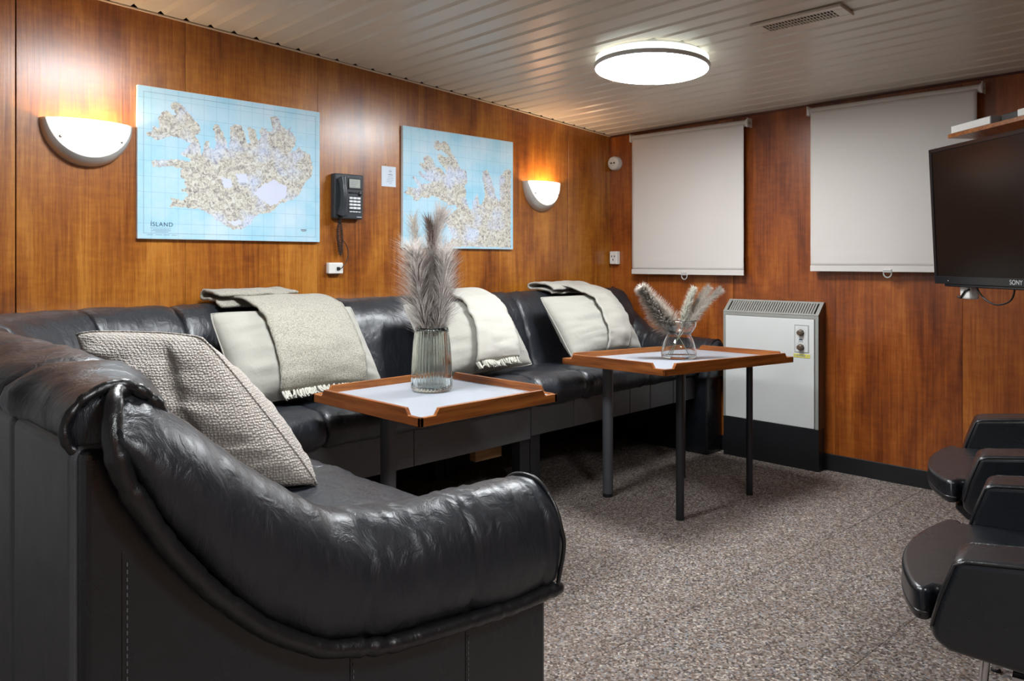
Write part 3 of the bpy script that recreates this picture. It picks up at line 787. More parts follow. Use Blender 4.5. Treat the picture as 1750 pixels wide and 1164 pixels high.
# ================================================================== TABLES
def table(name, label, x, y, rz, lx, ly, zt, tilt, legs):
    """tray table: laminate top, rim boards with notched corners, steel legs"""
    root = thing(name, label, 'table', (x, y, 0), rz)
    top = zt                                   # upper edge of the low corners
    ta, tb = tilt
    zz = lambda a, b, z: z + ta * a + tb * b
    hx, hy_ = lx / 2, ly / 2
    g = G().box(-hx + .012, hx - .012, -hy_ + .012, hy_ - .012, top - .022, top - .004)
    g.v = [(a, b, zz(a, b, c)) for a, b, c in g.v]
    part('table_top', g, 'laminate', root)
    # rims: profile along the length, low ends, raised middle
    n0, n1, H, B = .058, .072, .021, -.027
    def rim(L):
        h_ = L / 2
        return [(-h_, B), (h_, B), (h_, 0), (h_ - n0, 0), (h_ - n1, H), (-h_ + n1, H), (-h_ + n0, 0), (-h_, 0)]
    for s_ in (-1, 1):
        g = G().prism(rim(lx), lambda a, b, d: (a, d, top + b), s_ * hy_, s_ * (hy_ - .013))
        g.v = [(a, b, zz(a, b, c)) for a, b, c in g.v]
        part('rim_board', g, 'rim_x', root, bevel=.0015)
        g = G().prism(rim(ly), lambda a, b, d: (d, a, top + b), s_ * hx, s_ * (hx - .013))
        g.v = [(a, b, zz(a, b, c)) for a, b, c in g.v]
        part('rim_board', g, 'rim_y', root, bevel=.0015)
    for (a, b, r, mat) in legs:
        zt_ = zz(a, b, top - .022)
        g = G().tube([(a, b, .006), (a, b, zt_)], r, 24)
        lg = part('leg', g, mat, root, True, auto=40)
        part('foot', G().lathe([(r + .0008, .0), (r + .0008, .016)], 24, (a, b, 0)), 'black_plastic', lg)
    g = G()
    xs = [l[0] for l in legs]; ys = [l[1] for l in legs]
    if len(legs) > 1:
        for a, b, r, m_ in legs: g.box(a - .04, a + .04, b - .04, b + .04, top - .034 + ta * a + tb * b, top - .0225 + ta * a + tb * b)
    else:
        g.box(xs[0] - .10, xs[0] + .22, ys[0] - .22, ys[0] + .10, top - .034, top - .0225)
    part('mount_plate', g, 'steel_black', root)
    return root
T1 = (-2.382, -1.096); T2 = (-.94, -1.139); T2R = -.094
table('tray_table', 'square tray table with notched wooden rim holding the tall ribbed vase', T1[0], T1[1], 0, .590, .590, .648, (0, 0), [(-.112, .112, .027, 'steel_grey')])
table('tray_table', 'longer tray table with notched wooden rim holding the short glass vase', T2[0], T2[1], T2R, .951, .598, .649, (-.024, -.018),
      [(-.262, .215, .0245, 'steel_grey'), (-.268, -.210, .0175, 'steel_black'), (.268, -.195, .0150, 'steel_black'), (.258, .190, .0165, 'steel_black')])
def t2z(wx, wy):
    d = Vector((wx - T2[0], wy - T2[1], 0)); d.rotate(Matrix.Rotation(-T2R, 3, 'Z')); return .645 - .024 * d.x - .018 * d.y

# ================================================================== SOFA
BACK = [(.05, .60), (.045, .72), (.03, .82), (.005, .868), (.012, .895), (.06, .922), (.12, .930), (.18, .918), (.235, .875), (.275, .80), (.308, .70), (.338, .60), (.365, .52), (.355, .46), (.20, .44), (.08, .48)]
BACKEND = [(.05, .60), (.045, .72), (.03, .82), (.005, .868), (.008, .895), (.040, .920), (.08, .926), (.115, .905), (.140, .855), (.150, .79), (.16, .70), (.17, .60), (.18, .52), (.17, .46), (.14, .44), (.08, .48)]
SEATP = [(.34, .545), (.46, .562), (.60, .578), (.70, .582), (.765, .568), (.802, .530), (.803, .485), (.775, .448), (.70, .440), (.34, .440)]
ARM_ZT = ([.0, .054, .09, .121, .148, .168, .21, .285, .374, .43, .52, .61, .83, .93], [.935, .926, .918, .901, .881, .864, .826, .765, .700, .680, .665, .660, .650, .644])
ARM_ZB = ([.0, .047, .10, .17, .25, .34, .46, .61, .76, .93], [.90, .838, .734, .642, .562, .501, .466, .450, .434, .430])
def smooth_curve(c):
    xs = np.linspace(-.1, 1.1, 241); ys = np.interp(xs, c[0], c[1])
    ker = np.exp(-np.linspace(-2, 2, 15) ** 2); ker /= ker.sum()
    ys = np.convolve(np.pad(ys, 7, 'edge'), ker, 'valid')
    return lambda p: float(np.interp(p, xs, ys))
fzt, fzb = smooth_curve(ARM_ZT), smooth_curve(ARM_ZB)

def wrinkle(l, s, seed, amp):
    a = nz(l * 9 + s * 5, s * 7 - l * 3, seed)
    b = nz(l * 34 + s * 16, s * 9, seed + 5)
    return amp * (a * 1.1 + max(0, b) ** 1.5 * 1.2)

def swept(path, l0, l1, prof, npr, inset, seed, amp, step=.014, cap=True, loc=(0, 0), prof2=None):
    """closed profile (depth, z) swept along path(l) -> (x, y, nx, ny); puffed between its ends"""
    P = catmull(prof, npr + 1, True)[:-1]
    P2 = catmull(prof2, npr + 1, True)[:-1] if prof2 else P
    T = np.roll(P, -1, 0) - np.roll(P, 1, 0); T /= np.linalg.norm(T, axis=1)[:, None]
    N = np.stack([T[:, 1], -T[:, 0]], 1)
    cen = P.mean(0)
    if ((P - cen) * N).sum() < 0: N = -N
    n = max(6, int((l1 - l0) / step))
    ls = [l0 + (l1 - l0) * i / n for i in range(n + 1)]
    g = G()
    def fn(i, j):
        l = ls[i]; e = min(l - l0, l1 - l)
        off = -inset * exp(-e / .014) + wrinkle(l, j / npr * 2.2, seed, amp) * (1 + 1.3 * exp(-e / .05))
        k = (l - l0) / (l1 - l0); k = k * k * (3 - 2 * k)
        d, z = P[j] * (1 - k) + P2[j] * k + N[j] * off
        x, y, nx, ny = path(l)
        return (x + nx * d - loc[0], y + ny * d - loc[1], z)
    g.grid(n + 1, npr, fn, False, True)
    if cap:
        g.f.append(tuple(range(npr))); g.f.append(tuple(n * npr + j for j in range(npr - 1, -1, -1)))
    return g

def pathA(l): return (l, 0.0, 0.0, -1.0)             # along the map wall, depth towards -y
XB = -3.770
RC = .72
def pathC(l):                                         # corner: l=0 at x=-2.88, arc, then along -y
    s = l
    a = (XB + RC) ; L1 = -2.885 - a
    if s < L1: return (-2.885 - s, 0, 0, -1)
    s -= L1; La = RC * pi / 2
    if s < La:
        th = s / RC
        return (a - RC * sin(th), -RC + RC * cos(th), sin(th), -cos(th))
    s -= La
    return (XB, -RC - s, 1, 0)
def stretch(prof, k): return [(d if d < .36 else .36 + (d - .36) * k, z) for d, z in prof]

def sofa_arm(root, to, seed, pf, ks):
    """to(p, q, z) -> local point; p depth from the back, q from the outer face inwards"""
    sc = pf / .905
    secs = 40; NP = 120
    seams = [.425 * sc, .655 * sc, .845 * sc]
    g = G()
    def section(p):
        zt_, zb_ = fzt(p / sc), fzb(p / sc)
        mid = (zt_ + zb_) / 2
        pts = [(.0, zb_), (-.028, zb_ + .022), (-.042, zb_ + (zt_ - zb_) * .35), (-.040, zb_ + (zt_ - zb_) * .62), (-.022, zt_ - .045), (.018, zt_ - .008), (.062, zt_),
               (.105, zt_ - .012), (.142, zt_ - .05), (.165, zt_ - .12), (.178, min(zt_ - .2, .60) if zt_ > .75 else zt_ - .20), (.17, .43), (.06, .43 if zb_ > .44 else zb_ - .002)]
        return catmull(pts, secs + 1, True)[:-1]
    p0 = .045
    ps = [p0 + (pf - p0) * i / (NP - 1) for i in range(NP)]
    S = [section(p) for p in ps]
    def fn(i, j):
        p = ps[i]; q, z = S[i][j]
        cq, cz = .06, (fzt(p / sc) + fzb(p / sc)) / 2
        e = pf - p; k = 1.0
        if e < .045: k = .80 + .20 * sqrt(max(0, 1 - (1 - e / .045) ** 2))
        v = Vector((q - cq, z - cz)); r = v.length
        ins = sum(.0065 * exp(-abs(p - s_) / .006) for s_ in seams)
        up = max(0, (z - cz) / .12)
        ga = .0045 * max(0, nz(p * 55, j * .12, seed)) * (.3 + min(up, 1)) * (1.0 if q < .15 else .4)
        w = wrinkle(p * 1.2, j / secs * 1.4, seed, .0035)
        v = v * (k * (1 + (w + ga - ins) / max(r, .05)))
        return to(p, cq + v.x, cz + v.y)
    g.grid(NP, secs, fn, False, True)
    g.f.append(tuple(range(secs))); g.f.append(tuple((NP - 1) * secs + j for j in range(secs - 1, -1, -1)))
    arm = part('armrest', g, 'leather', root, True)
    # padded welt along the lower edge
    path = [(.085, .045, .915), (.062, .022, .926), (.048, -.008, .908), (.042, -.022, .875)] + [(p * sc, -.026, fzb(p)) for p in (.055, .08, .11, .14, .17, .21, .25, .30, .35, .40, .46, .53, .60, .68, .76, .83, .90)]
    cp = catmull(path, 160)
    rr = [(.0145 + .0030 * nz(i * .40, 2, seed) + .0015 * nz(i * 1.2, 4, seed)) * (.6 + .4 * min(1, i / 18)) for i in range(160)]
    part('welt', G().tube([to(p, q - .004 * sin(i * .07), z) for i, (p, q, z) in enumerate(cp)], rr, 12), 'piping', arm, True)
    cp = catmull([to(pf - .020, q, z) for q, z in [( -.030, fzb(.9) + .01), (-.047, fzb(.9) + .09), (-.041, fzt(.9) - .09), (-.022, fzt(.9) - .045), (.018, fzt(.9) - .006), (.062, fzt(.9) + .003), (.108, fzt(.9) - .010), (.146, fzt(.9) - .05)]], 50)
    part('front_piping', G().tube(cp, .0045, 8), 'piping', arm, True)
    # flat side panel down to the floor
    pp = pf - .025
    poly = [(.012, .0), (pp, .0), (pp, fzb(.9) + .03)] + [(p * sc, fzb(p) + .025) for p in (.83, .72, .60, .46, .34, .25, .17, .10, .05)] + [(.012, .86)]
    pn = part('side_panel', G().prism(poly, lambda a, b, d: to(a, d, b), -.004, .15), 'leather_smooth', root, bevel=.012, seg=3)
    g = G(); g2 = G()
    for ps_, ztop in ((.062, .72), (.41 * sc, fzb(.41) - .02), (.66 * sc, fzb(.66) - .02)):
        z = .03
        g2.prism([(ps_ - .0016, .02), (ps_ + .0016, .02), (ps_ + .0016, ztop), (ps_ - .0016, ztop)], lambda a, b, d: to(a, d, b), -.0052, -.0035)
        while z < ztop - .01:
            g.prism([(ps_ + .004, z), (ps_ + .0052, z), (ps_ + .0052, z + .005), (ps_ + .004, z + .005)], lambda a, b, d: to(a, d, b), -.0054, -.0038); z += .010
    part('seam', g2, 'piping', pn)
    part('stitching', g, 'stitch', pn, kind='stuff')
    return arm

def seat_sections(root, cuts, path, prof, loc, seed):
    for i, (a, b) in enumerate(zip(cuts[:-1], cuts[1:])):
        part('seat_cushion', swept(path, a, b, prof, 44, .012, seed + i, .0050, .014, True, loc), 'leather', root, True)

# --- right-hand section with arm by the heater
LB = (-.79, -.42)
sb = thing('sofa_section', 'black leather sofa section with swooping arm beside the heater', 'sofa', (LB[0], LB[1], 0), 0, 'black leather sectional sofa')
for i, (a, b) in enumerate(((-1.538, -1.10), (-1.10, -.64), (-.64, -.10))):
    part('back_cushion', swept(pathA, a, b, BACK, 54, .013, 20 + i, .0050, .013, True, LB), 'leather', sb, True)
seat_sections(sb, [-1.538, -1.20, -.70, -.165], pathA, SEATP, LB, 30)
def loc_box(L, x0, x1, y0, y1, z0, z1): return G().box(x0 - L[0], x1 - L[0], y0 - L[1], y1 - L[1], z0, z1)
part('back_shell', loc_box(LB, -1.54, -.04, -.11, -.012, .20, .80), 'vinyl', sb, bevel=.01)
for a, b in ((-1.538, -1.245), (-1.245, -1.0), (-1.0, -.80), (-.80, -.62), (-.62, -.40), (-.40, -.165)):
    part('front_fascia', loc_box(LB, a + .0008, b - .0008, -.748, -.70, .312, .452), 'vinyl', sb, bevel=.004)
part('seat_frame', loc_box(LB, -1.53, -.17, -.70, -.11, .33, .442), 'dark', sb)
part('leg', loc_box(LB, -1.538, -1.475, -.742, -.69, 0, .315), 'steel_black', sb, bevel=.003)
part('leg', loc_box(LB, -1.538, -1.475, -.15, -.10, 0, .33), 'steel_black', sb, bevel=.003)
part('leg', loc_box(LB, -.215, -.165, -.15, -.10, 0, .33), 'steel_black', sb, bevel=.003)
sofa_arm(sb, lambda p, q, z: (-.035 - q - LB[0], -p - LB[1], z), 3, .855, 0)

# --- middle section
LA = (-2.21, -.42)
sa = thing('sofa_section', 'armless black leather sofa section behind the square tray table', 'sofa', (LA[0], LA[1], 0), 0, 'black leather sectional sofa')
for i, (a, b) in enumerate(((-2.880, -2.19), (-2.19, -1.80), (-1.80, -1.542))):
    part('back_cushion', swept(pathA, a, b, BACK, 54, .013, 40 + i, .0050, .013, True, LA), 'leather', sa, True)
seat_sections(sa, [-2.880, -2.615, -2.05, -1.542], pathA, SEATP, LA, 50)
part('back_shell', loc_box(LA, -2.88, -1.543, -.11, -.012, .20, .80), 'vinyl', sa, bevel=.01)
for a, b in ((-2.88, -2.2), (-2.2, -1.542)):
    part('front_fascia', loc_box(LA, a + .0008, b - .0008, -.748, -.70, .300, .452), 'vinyl', sa, bevel=.004)
part('seat_frame', loc_box(LA, -2.87, -1.55, -.70, -.11, .33, .442), 'dark', sa)
part('frame_rail', loc_box(LA, -1.76, -1.60, -.62, -.58, .212, .330), 'rail_wood', sa, bevel=.002)
for x0, x1 in ((-2.875, -2.815), (-1.605, -1.543)):
    part('leg', loc_box(LA, x0, x1, -.742, -.69, 0, .305), 'steel_black', sa, bevel=.003)
    part('leg', loc_box(LA, x0, x1, -.15, -.10, 0, .33), 'steel_black', sa, bevel=.003)

# --- corner section
LC = (-3.3, -.42)
sc_ = thing('sofa_corner', 'rounded black leather corner section behind the waffle cushion', 'sofa', (LC[0], LC[1], 0), 0, 'black leather sectional sofa')
L1 = -2.885 - (XB + RC); La = RC * pi / 2
for i, (a, b) in enumerate(((0, .37), (.37, .95), (.95, L1 + La + .128))):
    part('back_cushion', swept(pathC, a, b, BACK, 54, .012, 60 + i, .0050, .014, True, LC), 'leather', sc_, True)
CS = [(.30, .545), (.46, .562), (.60, .575), (.74, .578), (.84, .570), (.865, .52), (.845, .455), (.70, .440), (.30, .440)]
part('seat_cushion', swept(lambda l: (l, 0, 0, -1), -3.44, -2.886, CS, 44, .012, 70, .0050, .014, True, LC), 'leather', sc_, True)
part('base', loc_box(LC, -3.66, -2.90, -.84, -.10, .05, .442), 'vinyl', sc_, bevel=.01)
part('foot', loc_box(LC, -3.0, -2.94, -.2, -.14, 0, .06), 'steel_black', sc_)
part('foot', loc_box(LC, -3.6, -3.54, -.8, -.74, 0, .06), 'steel_black', sc_)

# --- near end section with arm towards the camera
YE = -2.072                                            # outer face of the near arm
LD = (-3.33, -1.46)
sd = thing('sofa_section', 'nearest black leather sofa section with wrinkled arm in the foreground', 'sofa', (LD[0], LD[1], 0), 0, 'black leather sectional sofa')
def pathD(l): return (XB, -l, 1.0, 0.0)
BACKN = [(d, z + (.004 if z > .8 else 0)) for d, z in BACK]
for i, (a, b) in enumerate(((.852, 1.30), (1.30, 1.66), (1.66, 2.050))):
    part('back_cushion', swept(pathD, a, b, BACKN, 60, .012, 80 + i, .0055, .011, True, LD, BACKEND if i == 2 else None), 'leather', sd, True)
SEATN = stretch(SEATP, 1.14); SEATN = [(d, z - .012 if z > .5 else z) for d, z in SEATN]
for i, (a, b) in enumerate(((.872, 1.36), (1.36, 1.905))):
    part('seat_cushion', swept(pathD, a, b, SEATN, 48, .008, 90 + i, .0065, .012, True, LD), 'leather', sd, True)
part('front_fascia', loc_box(LD, -2.95, -2.905, -1.90, -.88, .30, .452), 'vinyl', sd, bevel=.004)
part('seat_frame', loc_box(LD, -3.62, -2.95, -1.90, -.88, .33, .442), 'dark', sd)
part('leg', loc_box(LD, -2.96, -2.908, -.94, -.88, 0, .305), 'steel_black', sd, bevel=.003)
# outer back: three upholstered vertical boards
for a, b in ((-1.30, -.86), (-1.765, -1.302), (YE + .008, -1.767)):
    part('back_panel', loc_box(LD, XB + .004, XB + .11, a, b, .02, .862), 'back_sheen', sd, bevel=.016, seg=4)
part('leg', loc_box(LD, XB + .03, XB + .09, -.96, -.90, 0, .03), 'steel_black', sd)
arm = sofa_arm(sd, lambda p, q, z: (XB + p - LD[0], YE + q - LD[1], z), 11, .905, 0)
# gathered roll where the back meets the arm
pr = [(.022, .842), (.004, .860), (.001, .886), (.022, .914), (.060, .929), (.090, .922), (.118, .898), (.140, .855), (.150, .80)]
cp = catmull(pr, 90)
rr = [(.0085 + .0028 * abs(sin(i * .40 + nz(i * .3, 7, 2))) + .002 * nz(i * .4, 1, 1)) * (.55 + .6 * i / 89) for i in range(90)]
part('gathered_roll', G().tube([(XB + d - LD[0], YE + .020 + .030 * (i / 89) ** 1.1 - LD[1], z + .004) for i, (d, z) in enumerate(cp)], rr, 12), 'piping', arm, True)

# ================================================================== CUSHIONS AND THROWS
def pillow_fn(c, ex, ey, n, w, hgt, th, seed, sag=.0, ear=.05, wr=.004, corner=.05):
    c, ex, ey, n = Vector(c), Vector(ex).normalized(), Vector(ey).normalized(), Vector(n).normalized()
    def fn(s, t, side):
        a = s * (1 - ear * (1 - t * t) * abs(s)); b = t * (1 - ear * (1 - s * s) * abs(t))
        cn = 1 - corner * (s * t) ** 4; a *= cn; b *= cn
        k = max(0, (1 - s * s)) ** .55 * max(0, (1 - t * t)) ** .55
        tk = th / 2 * k * (1 + .25 * (-t)) if True else 0
        e = max(0, 1 - max(abs(s), abs(t)))
        lowf = .5 + .8 * max(0, -t)
        wv = wr * (nz(s * 2.2 + seed, t * 4.5, seed * 3 + side) + lowf * nz(s * 2.2 + seed, t * 11 + s * 1.5, seed + side)) * min(1, e * 5) * side
        return c + ex * a * w / 2 + ey * b * hgt / 2 + n * (side * tk + wv - sag * (1 - t) * .5 * (1 - s * s))
    return fn
def pillow(name, label, fn, mat, loc, group=None, N=34):
    g = G(); vid = {}
    def idx(i, j, side):
        key = (i, j, 0 if i in (0, N) or j in (0, N) else side)
        if key not in vid:
            vid[key] = len(g.v); p = fn(2 * i / N - 1, 2 * j / N - 1, side if key[2] else 1) - Vector(loc); g.v.append(tuple(p))
        return vid[key]
    for side in (1, -1):
        for i in range(N):
            for j in range(N):
                f = (idx(i, j, side), idx(i + 1, j, side), idx(i + 1, j + 1, side), idx(i, j + 1, side))
                g.f.append(f if side > 0 else f[::-1])
    root = thing(name, label, 'cushion', loc, 0, group)
    part('cover', g, mat, root, True)
    # seam around the edge
    bd = [(-1 + 2 * k / N, -1) for k in range(N)] + [(1, -1 + 2 * k / N) for k in range(N)] + [(1 - 2 * k / N, 1) for k in range(N)] + [(-1, 1 - 2 * k / N) for k in range(N + 1)]
    part('edge_seam', G().tube([tuple(fn(s, t, 1) - Vector(loc)) for s, t in bd], .0028, 6, False), mat, root, True)
    return root

def lean(x, w, hgt, th, seed, y0=-.575, z0=.585, y1=-.335, z1=.905, tw=0.0, roll=0.0):
    ex = Vector((cos(tw), sin(tw), sin(roll)))
    up = Vector((0, y1 - y0, z1 - z0)); hgt2 = up.length
    n = Vector((1, 0, 0)).cross(up).normalized()
    if n.y > 0: n = -n
    c = Vector((x, (y0 + y1) / 2, (z0 + z1) / 2)) + n * (.012)
    return pillow_fn(c, ex, up, n, w, hgt2, th * 1.3, seed, wr=.009)
GC = 'cream cushions along the wall sofa'
fp2 = lean(-2.530, .63, .42, .15, 2, tw=.0, roll=.0)
pillow('cushion', 'cream cushion under the fringed grey boucle throw', fp2, 'pillow', (-2.53, -.45, .58), GC)
fp3 = lean(-1.655, .62, .42, .15, 5, roll=.01)
pillow('cushion', 'cream cushion under the white throw behind the tall plumes', fp3, 'pillow', (-1.655, -.45, .58), GC)
fp4 = lean(-.755, .62, .42, .15, 8)
pillow('cushion', 'cream cushion under the pale throw nearest the heater', fp4, 'pillow', (-.755, -.45, .58), GC)
# waffle cushion on the near section
A_, B_, D_ = Vector((-3.42, -.84, .905)), Vector((-3.25, -1.253, .912)), Vector((-3.095, -1.54, .572))
ex = (B_ - A_); ey = (B_ - D_)
E_ = A_ + D_ - B_
cc = (B_ + E_) / 2
nn = ex.cross(ey).normalized()
fpw0 = pillow_fn(cc, ex, ey, nn, ex.length * 1.03, ey.length * 1.03, .27, 14, wr=.012, ear=-.015, corner=.045)
def fpw(s, t, side):
    p = fpw0(s, t, side)
    # a standing crease running down from the top near corner
    cr = s - (.55 - .25 * (1 - t) * .5)
    e = max(0, 1 - max(abs(s), abs(t)))
    return p + nn * side * (-.016 * exp(-(cr / .09) ** 2)) * min(1, e * 4)
pillow('waffle_cushion', 'large grey beige waffle weave cushion standing on the nearest sofa', fpw, 'waffle', tuple(Vector((cc.x, cc.y, .58))), None, 44)

def throw(label, fn, xs_b, xs_t, xc, w_c, mat, name, t0, seed, crest, fringe=True, hang=.0, loc=None, group='woollen throws', bundle=None):
    """strip over a leaning cushion: bottom edge near t0, up the front, over the top onto the sofa back"""
    root = thing(name, label, 'throw', loc, 0, group); Lc = Vector(loc)
    NS, NT_ = 22, 46
    path = []
    def front(x, t):
        s = max(-.97, min(.97, (x - xc) / (w_c / 2)))
        p = fn(s, t, 1)
        return Vector((x, p.y, p.z))
    rows = []
    for j in range(NT_ + 1):
        u = j / NT_
        row = []
        for i in range(NS + 1):
            k = i / NS
            if u < .70:
                t = t0 + (1.0 - t0) * (u / .70)
                v = u / .70
                x = (xs_b[0] + (xs_b[1] - xs_b[0]) * k) * (1 - v) + (xs_t[0] + (xs_t[1] - xs_t[0]) * k) * v
                p = front(x, min(t, .985)) + Vector((0, -.016, .006 + .010 * v))
                p.y -= hang * (1 - v) ** 2
            else:
                v = (u - .70) / .30
                x = xs_t[0] + (xs_t[1] - xs_t[0]) * k
                a = front(x, .985) + Vector((0, -.016, .016)); b = Vector((x + crest[0] * v, crest[1], crest[2]))
                p = a.lerp(b, v); p.x = x + crest[0] * v
                p.z += .012 * sin(pi * v)
            p += Vector((0, -1, .4)) * .006 * nz(k * 3 + seed, u * 5, seed) + Vector((0, -1, .5)) * .004 * sin(k * 9 + seed)
            row.append(p - Lc)
        rows.append(row)
    g = G().grid(NT_ + 1, NS + 1, lambda j, i: tuple(rows[j][i]))
    part('blanket', g, mat, root, True, solid=.010)
    if fringe:
        g = G(); rnd = random.Random(seed)
        for i in range(90):
            k = rnd.random(); a = Vector(rows[0][int(k * NS)]).lerp(Vector(rows[0][min(NS, int(k * NS) + 1)]), (k * NS) % 1)
            a = a + Vector((rnd.uniform(-.003, .003), rnd.uniform(-.012, .002), 0))
            pts = [a]; d = Vector((rnd.uniform(-.3, .3), rnd.uniform(-.9, -.2), -1.0))
            for q in range(4):
                pts.append(pts[-1] + d.normalized() * rnd.uniform(.008, .012)); d += Vector((rnd.uniform(-.5, .5), rnd.uniform(-.3, .3), .25))
                if pts[-1].z + Lc.z < .590: pts[-1].z = .590 - Lc.z
            g.tube([tuple(p) for p in pts], [.0042, .0045, .004, .003, .0015], 5)
        part('fringe', g, 'fringe', root, True, kind='stuff')
    if bundle:
        x0, x1, prof = bundle
        cp = catmull(prof, 60)
        g = G().grid(30, 60, lambda i, j: tuple(Vector((x0 + (x1 - x0) * i / 29 + .012 * nz(j * .12, 3, seed), cp[j][0] + .005 * nz(i * .25, j * .1, seed), cp[j][1] + .006 * nz(i * .2, j * .09, seed + 4))) - Lc))
        part('folded_end', g, mat, root, True, solid=.011)
    return root
S_ = .012
throw('grey boucle throw with fringed end over the leftmost cream cushion', fp2, (-2.700, -2.335), (-2.672, -2.300), -2.53, .63, 'boucle', 'boucle_throw', -.93, 3, (.0, -.16, .950), True, .0, (-2.51, -.40, .6), bundle=(-2.735, -2.395,
      [(-.235, .928), (-.19, .945), (-.13, .956), (-.075, .952), (-.045, .962), (-.060, .976), (-.11, .972), (-.17, .968), (-.205, .960)]))
throw('plain white throw over the cushion behind the tall plumes', fp3, (-1.772, -1.512), (-1.655, -1.420), -1.655, .62, 'white_throw', 'white_throw', -.86, 6, (.0, -.18, .952), True, .012, (-1.6, -.40, .6))
throw('pale beige throw over the cushion nearest the heater', fp4, (-.835, -.640), (-.740, -.490), -.755, .62, 'beige_throw', 'beige_throw', -.95, 9, (-.02, -.17, .955), False, .0, (-.7, -.40, .6), bundle=(-.850, -.500,
      [(-.250, .925), (-.20, .942), (-.14, .950), (-.09, .946), (-.075, .958), (-.10, .968), (-.16, .968), (-.22, .958), (-.262, .938)]))

# ================================================================== VASES AND DRIED GRASSES
def vase1():
    x, y, z = -2.335, -1.022, .6455
    root = thing('ribbed_vase', 'tall ribbed smoky glass vase on the square tray table', 'vase', (x, y, z))
    NR = 36
    seg = NR * 4
    def mod(a, i): return 1 + .040 * cos(a * NR)
    out = [(.062, .0), (.0685, .004), (.070, .012), (.069, .05), (.067, .10), (.063, .16), (.0585, .205), (.057, .222)]
    inn = [(.054, .222), (.055, .205), (.059, .16), (.063, .10), (.0645, .05), (.064, .022), (.058, .014)]
    g = G(); n = len(out) + len(inn)
    prof = out + inn
    g.lathe(prof, seg, (0, 0, 0), lambda a, i: mod(a, i) if 1 < i < len(out) - 1 else 1)
    part('vase_glass', g, 'glass_ribbed', root, True)
    return Vector((x, y, z))
def vase2():
    x, y = -.967, -1.149
    z = t2z(x, y) + .001
    root = thing('hourglass_vase', 'short waisted clear glass vase on the longer tray table', 'vase', (x, y, z))
    out = [(.060, 0), (.076, .003), (.081, .014), (.080, .03), (.073, .065), (.062, .095), (.056, .108), (.058, .118), (.070, .135), (.078, .152), (.080, .165), (.078, .178)]
    inn = [(r - .0026, max(zz, .010)) for r, zz in out[::-1][:-2]]
    P = catmull(out, 44); Q = catmull(inn, 40)
    part('vase_glass', G().lathe([tuple(p) for p in P] + [tuple(p) for p in Q], 56), 'glass_clear', root, True)
    return Vector((x, y, z))
V1, V2 = vase1(), vase2()
RV, FV = Vector((.7071, -.7071, 0)), Vector((.7071, .7071, 0))

def plume_hairs(path, f0, n, length, spread, up, wid, seed, taper=.35, curl=.3, droop=None):
    """ribbons growing from the upper part of a stem"""
    rnd = random.Random(seed); g = G()
    P = catmull(path, 60)
    for i in range(n):
        u = rnd.random() ** .85
        t = f0 + (1 - f0) * u
        k = t * 59; a = int(min(k, 58)); base = Vector(P[a]).lerp(Vector(P[a + 1]), k - a)
        tan = (Vector(P[min(a + 2, 59)]) - Vector(P[max(a - 1, 0)])).normalized()
        ph = rnd.uniform(0, 2 * pi); q = tan.orthogonal().normalized(); q.rotate(Matrix.Rotation(ph, 3, tan))
        L = length * rnd.uniform(.55, 1.1) * (1 - taper * u) * (.55 + .45 * min(1, u * 5 + .2))
        d = (tan * up + q * spread * rnd.uniform(.5, 1.25)).normalized()
        side = d.cross(q).normalized(); p = base; pts = [p]
        for s_ in range(4):
            d = (d + q * curl * rnd.uniform(-.1, .5) * .5 + Vector((0, 0, -.10 * curl)) + Vector((rnd.uniform(-.06, .06), rnd.uniform(-.06, .06), 0))).normalized()
            p = p + d * L / 4; pts.append(p)
        ws = [wid, wid * .9, wid * .7, wid * .5, wid * .15]
        vv = []
        for p_, w_ in zip(pts, ws): vv += [p_ - side * w_, p_ + side * w_]
        g.add(vv, [(2 * j, 2 * j + 1, 2 * j + 3, 2 * j + 2) for j in range(4)])
    return g
def grass(label, base, path_px, mm, mat, n, length, spread, up, wid, seed, f0, stem='stem', depth=0.0, taper=.35, curl=.3, group=None, rs=.0016):
    """path_px: (du, dv) sideways and up in millimetre steps from the vase foot; depth leans it away from or towards the room"""
    root = thing('pampas_stem', label, 'dried grass', tuple(base), 0, group)
    pts = []
    m = len(path_px)
    for i, (du, dz) in enumerate(path_px):
        pts.append(tuple(RV * du * mm + FV * depth * (i / (m - 1)) ** 1.3 + Vector((0, 0, dz * mm))))
    part('stalk', G().tube([tuple(p) for p in catmull(pts, 30)], rs, 6), stem, root, True)
    part('plume', plume_hairs(pts, f0, n, length, spread, up, wid, seed, taper, curl), mat, root, kind='stuff')
    return root
m1 = .00207
B1 = V1 + Vector((0, 0, .018))
G1 = 'pampas plumes in the ribbed vase'
grass('tallest silvery plume in the ribbed vase, tip brushing the fjord map', B1, [(6, 0), (2, 100), (-4, 190), (4, 250), (14, 285)], m1, 'pampas', 2300, .125, .58, 1.0, .0009, 1, .32, 'stem_dark', .02, group=G1)
grass('dark taupe plume at the core of the ribbed vase', B1, [(-6, 0), (4, 100), (8, 180), (4, 230), (-4, 272)], m1, 'pampas_dark', 1200, .090, .40, 1.0, .0010, 2, .36, 'stem_dark', -.01, group=G1)
grass('broad silvery plume leaning left in the ribbed vase', B1, [(10, 0), (-10, 95), (-18, 150), (-24, 195), (-28, 228)], m1, 'pampas', 2600, .140, .95, .9, .0009, 3, .34, 'stem_dark', -.04, group=G1)
grass('broad silvery plume leaning right in the ribbed vase', B1, [(-10, 0), (10, 95), (18, 150), (22, 190), (23, 222)], m1, 'pampas', 2600, .130, .85, .95, .0009, 4, .34, 'stem_dark', -.02, group=G1)
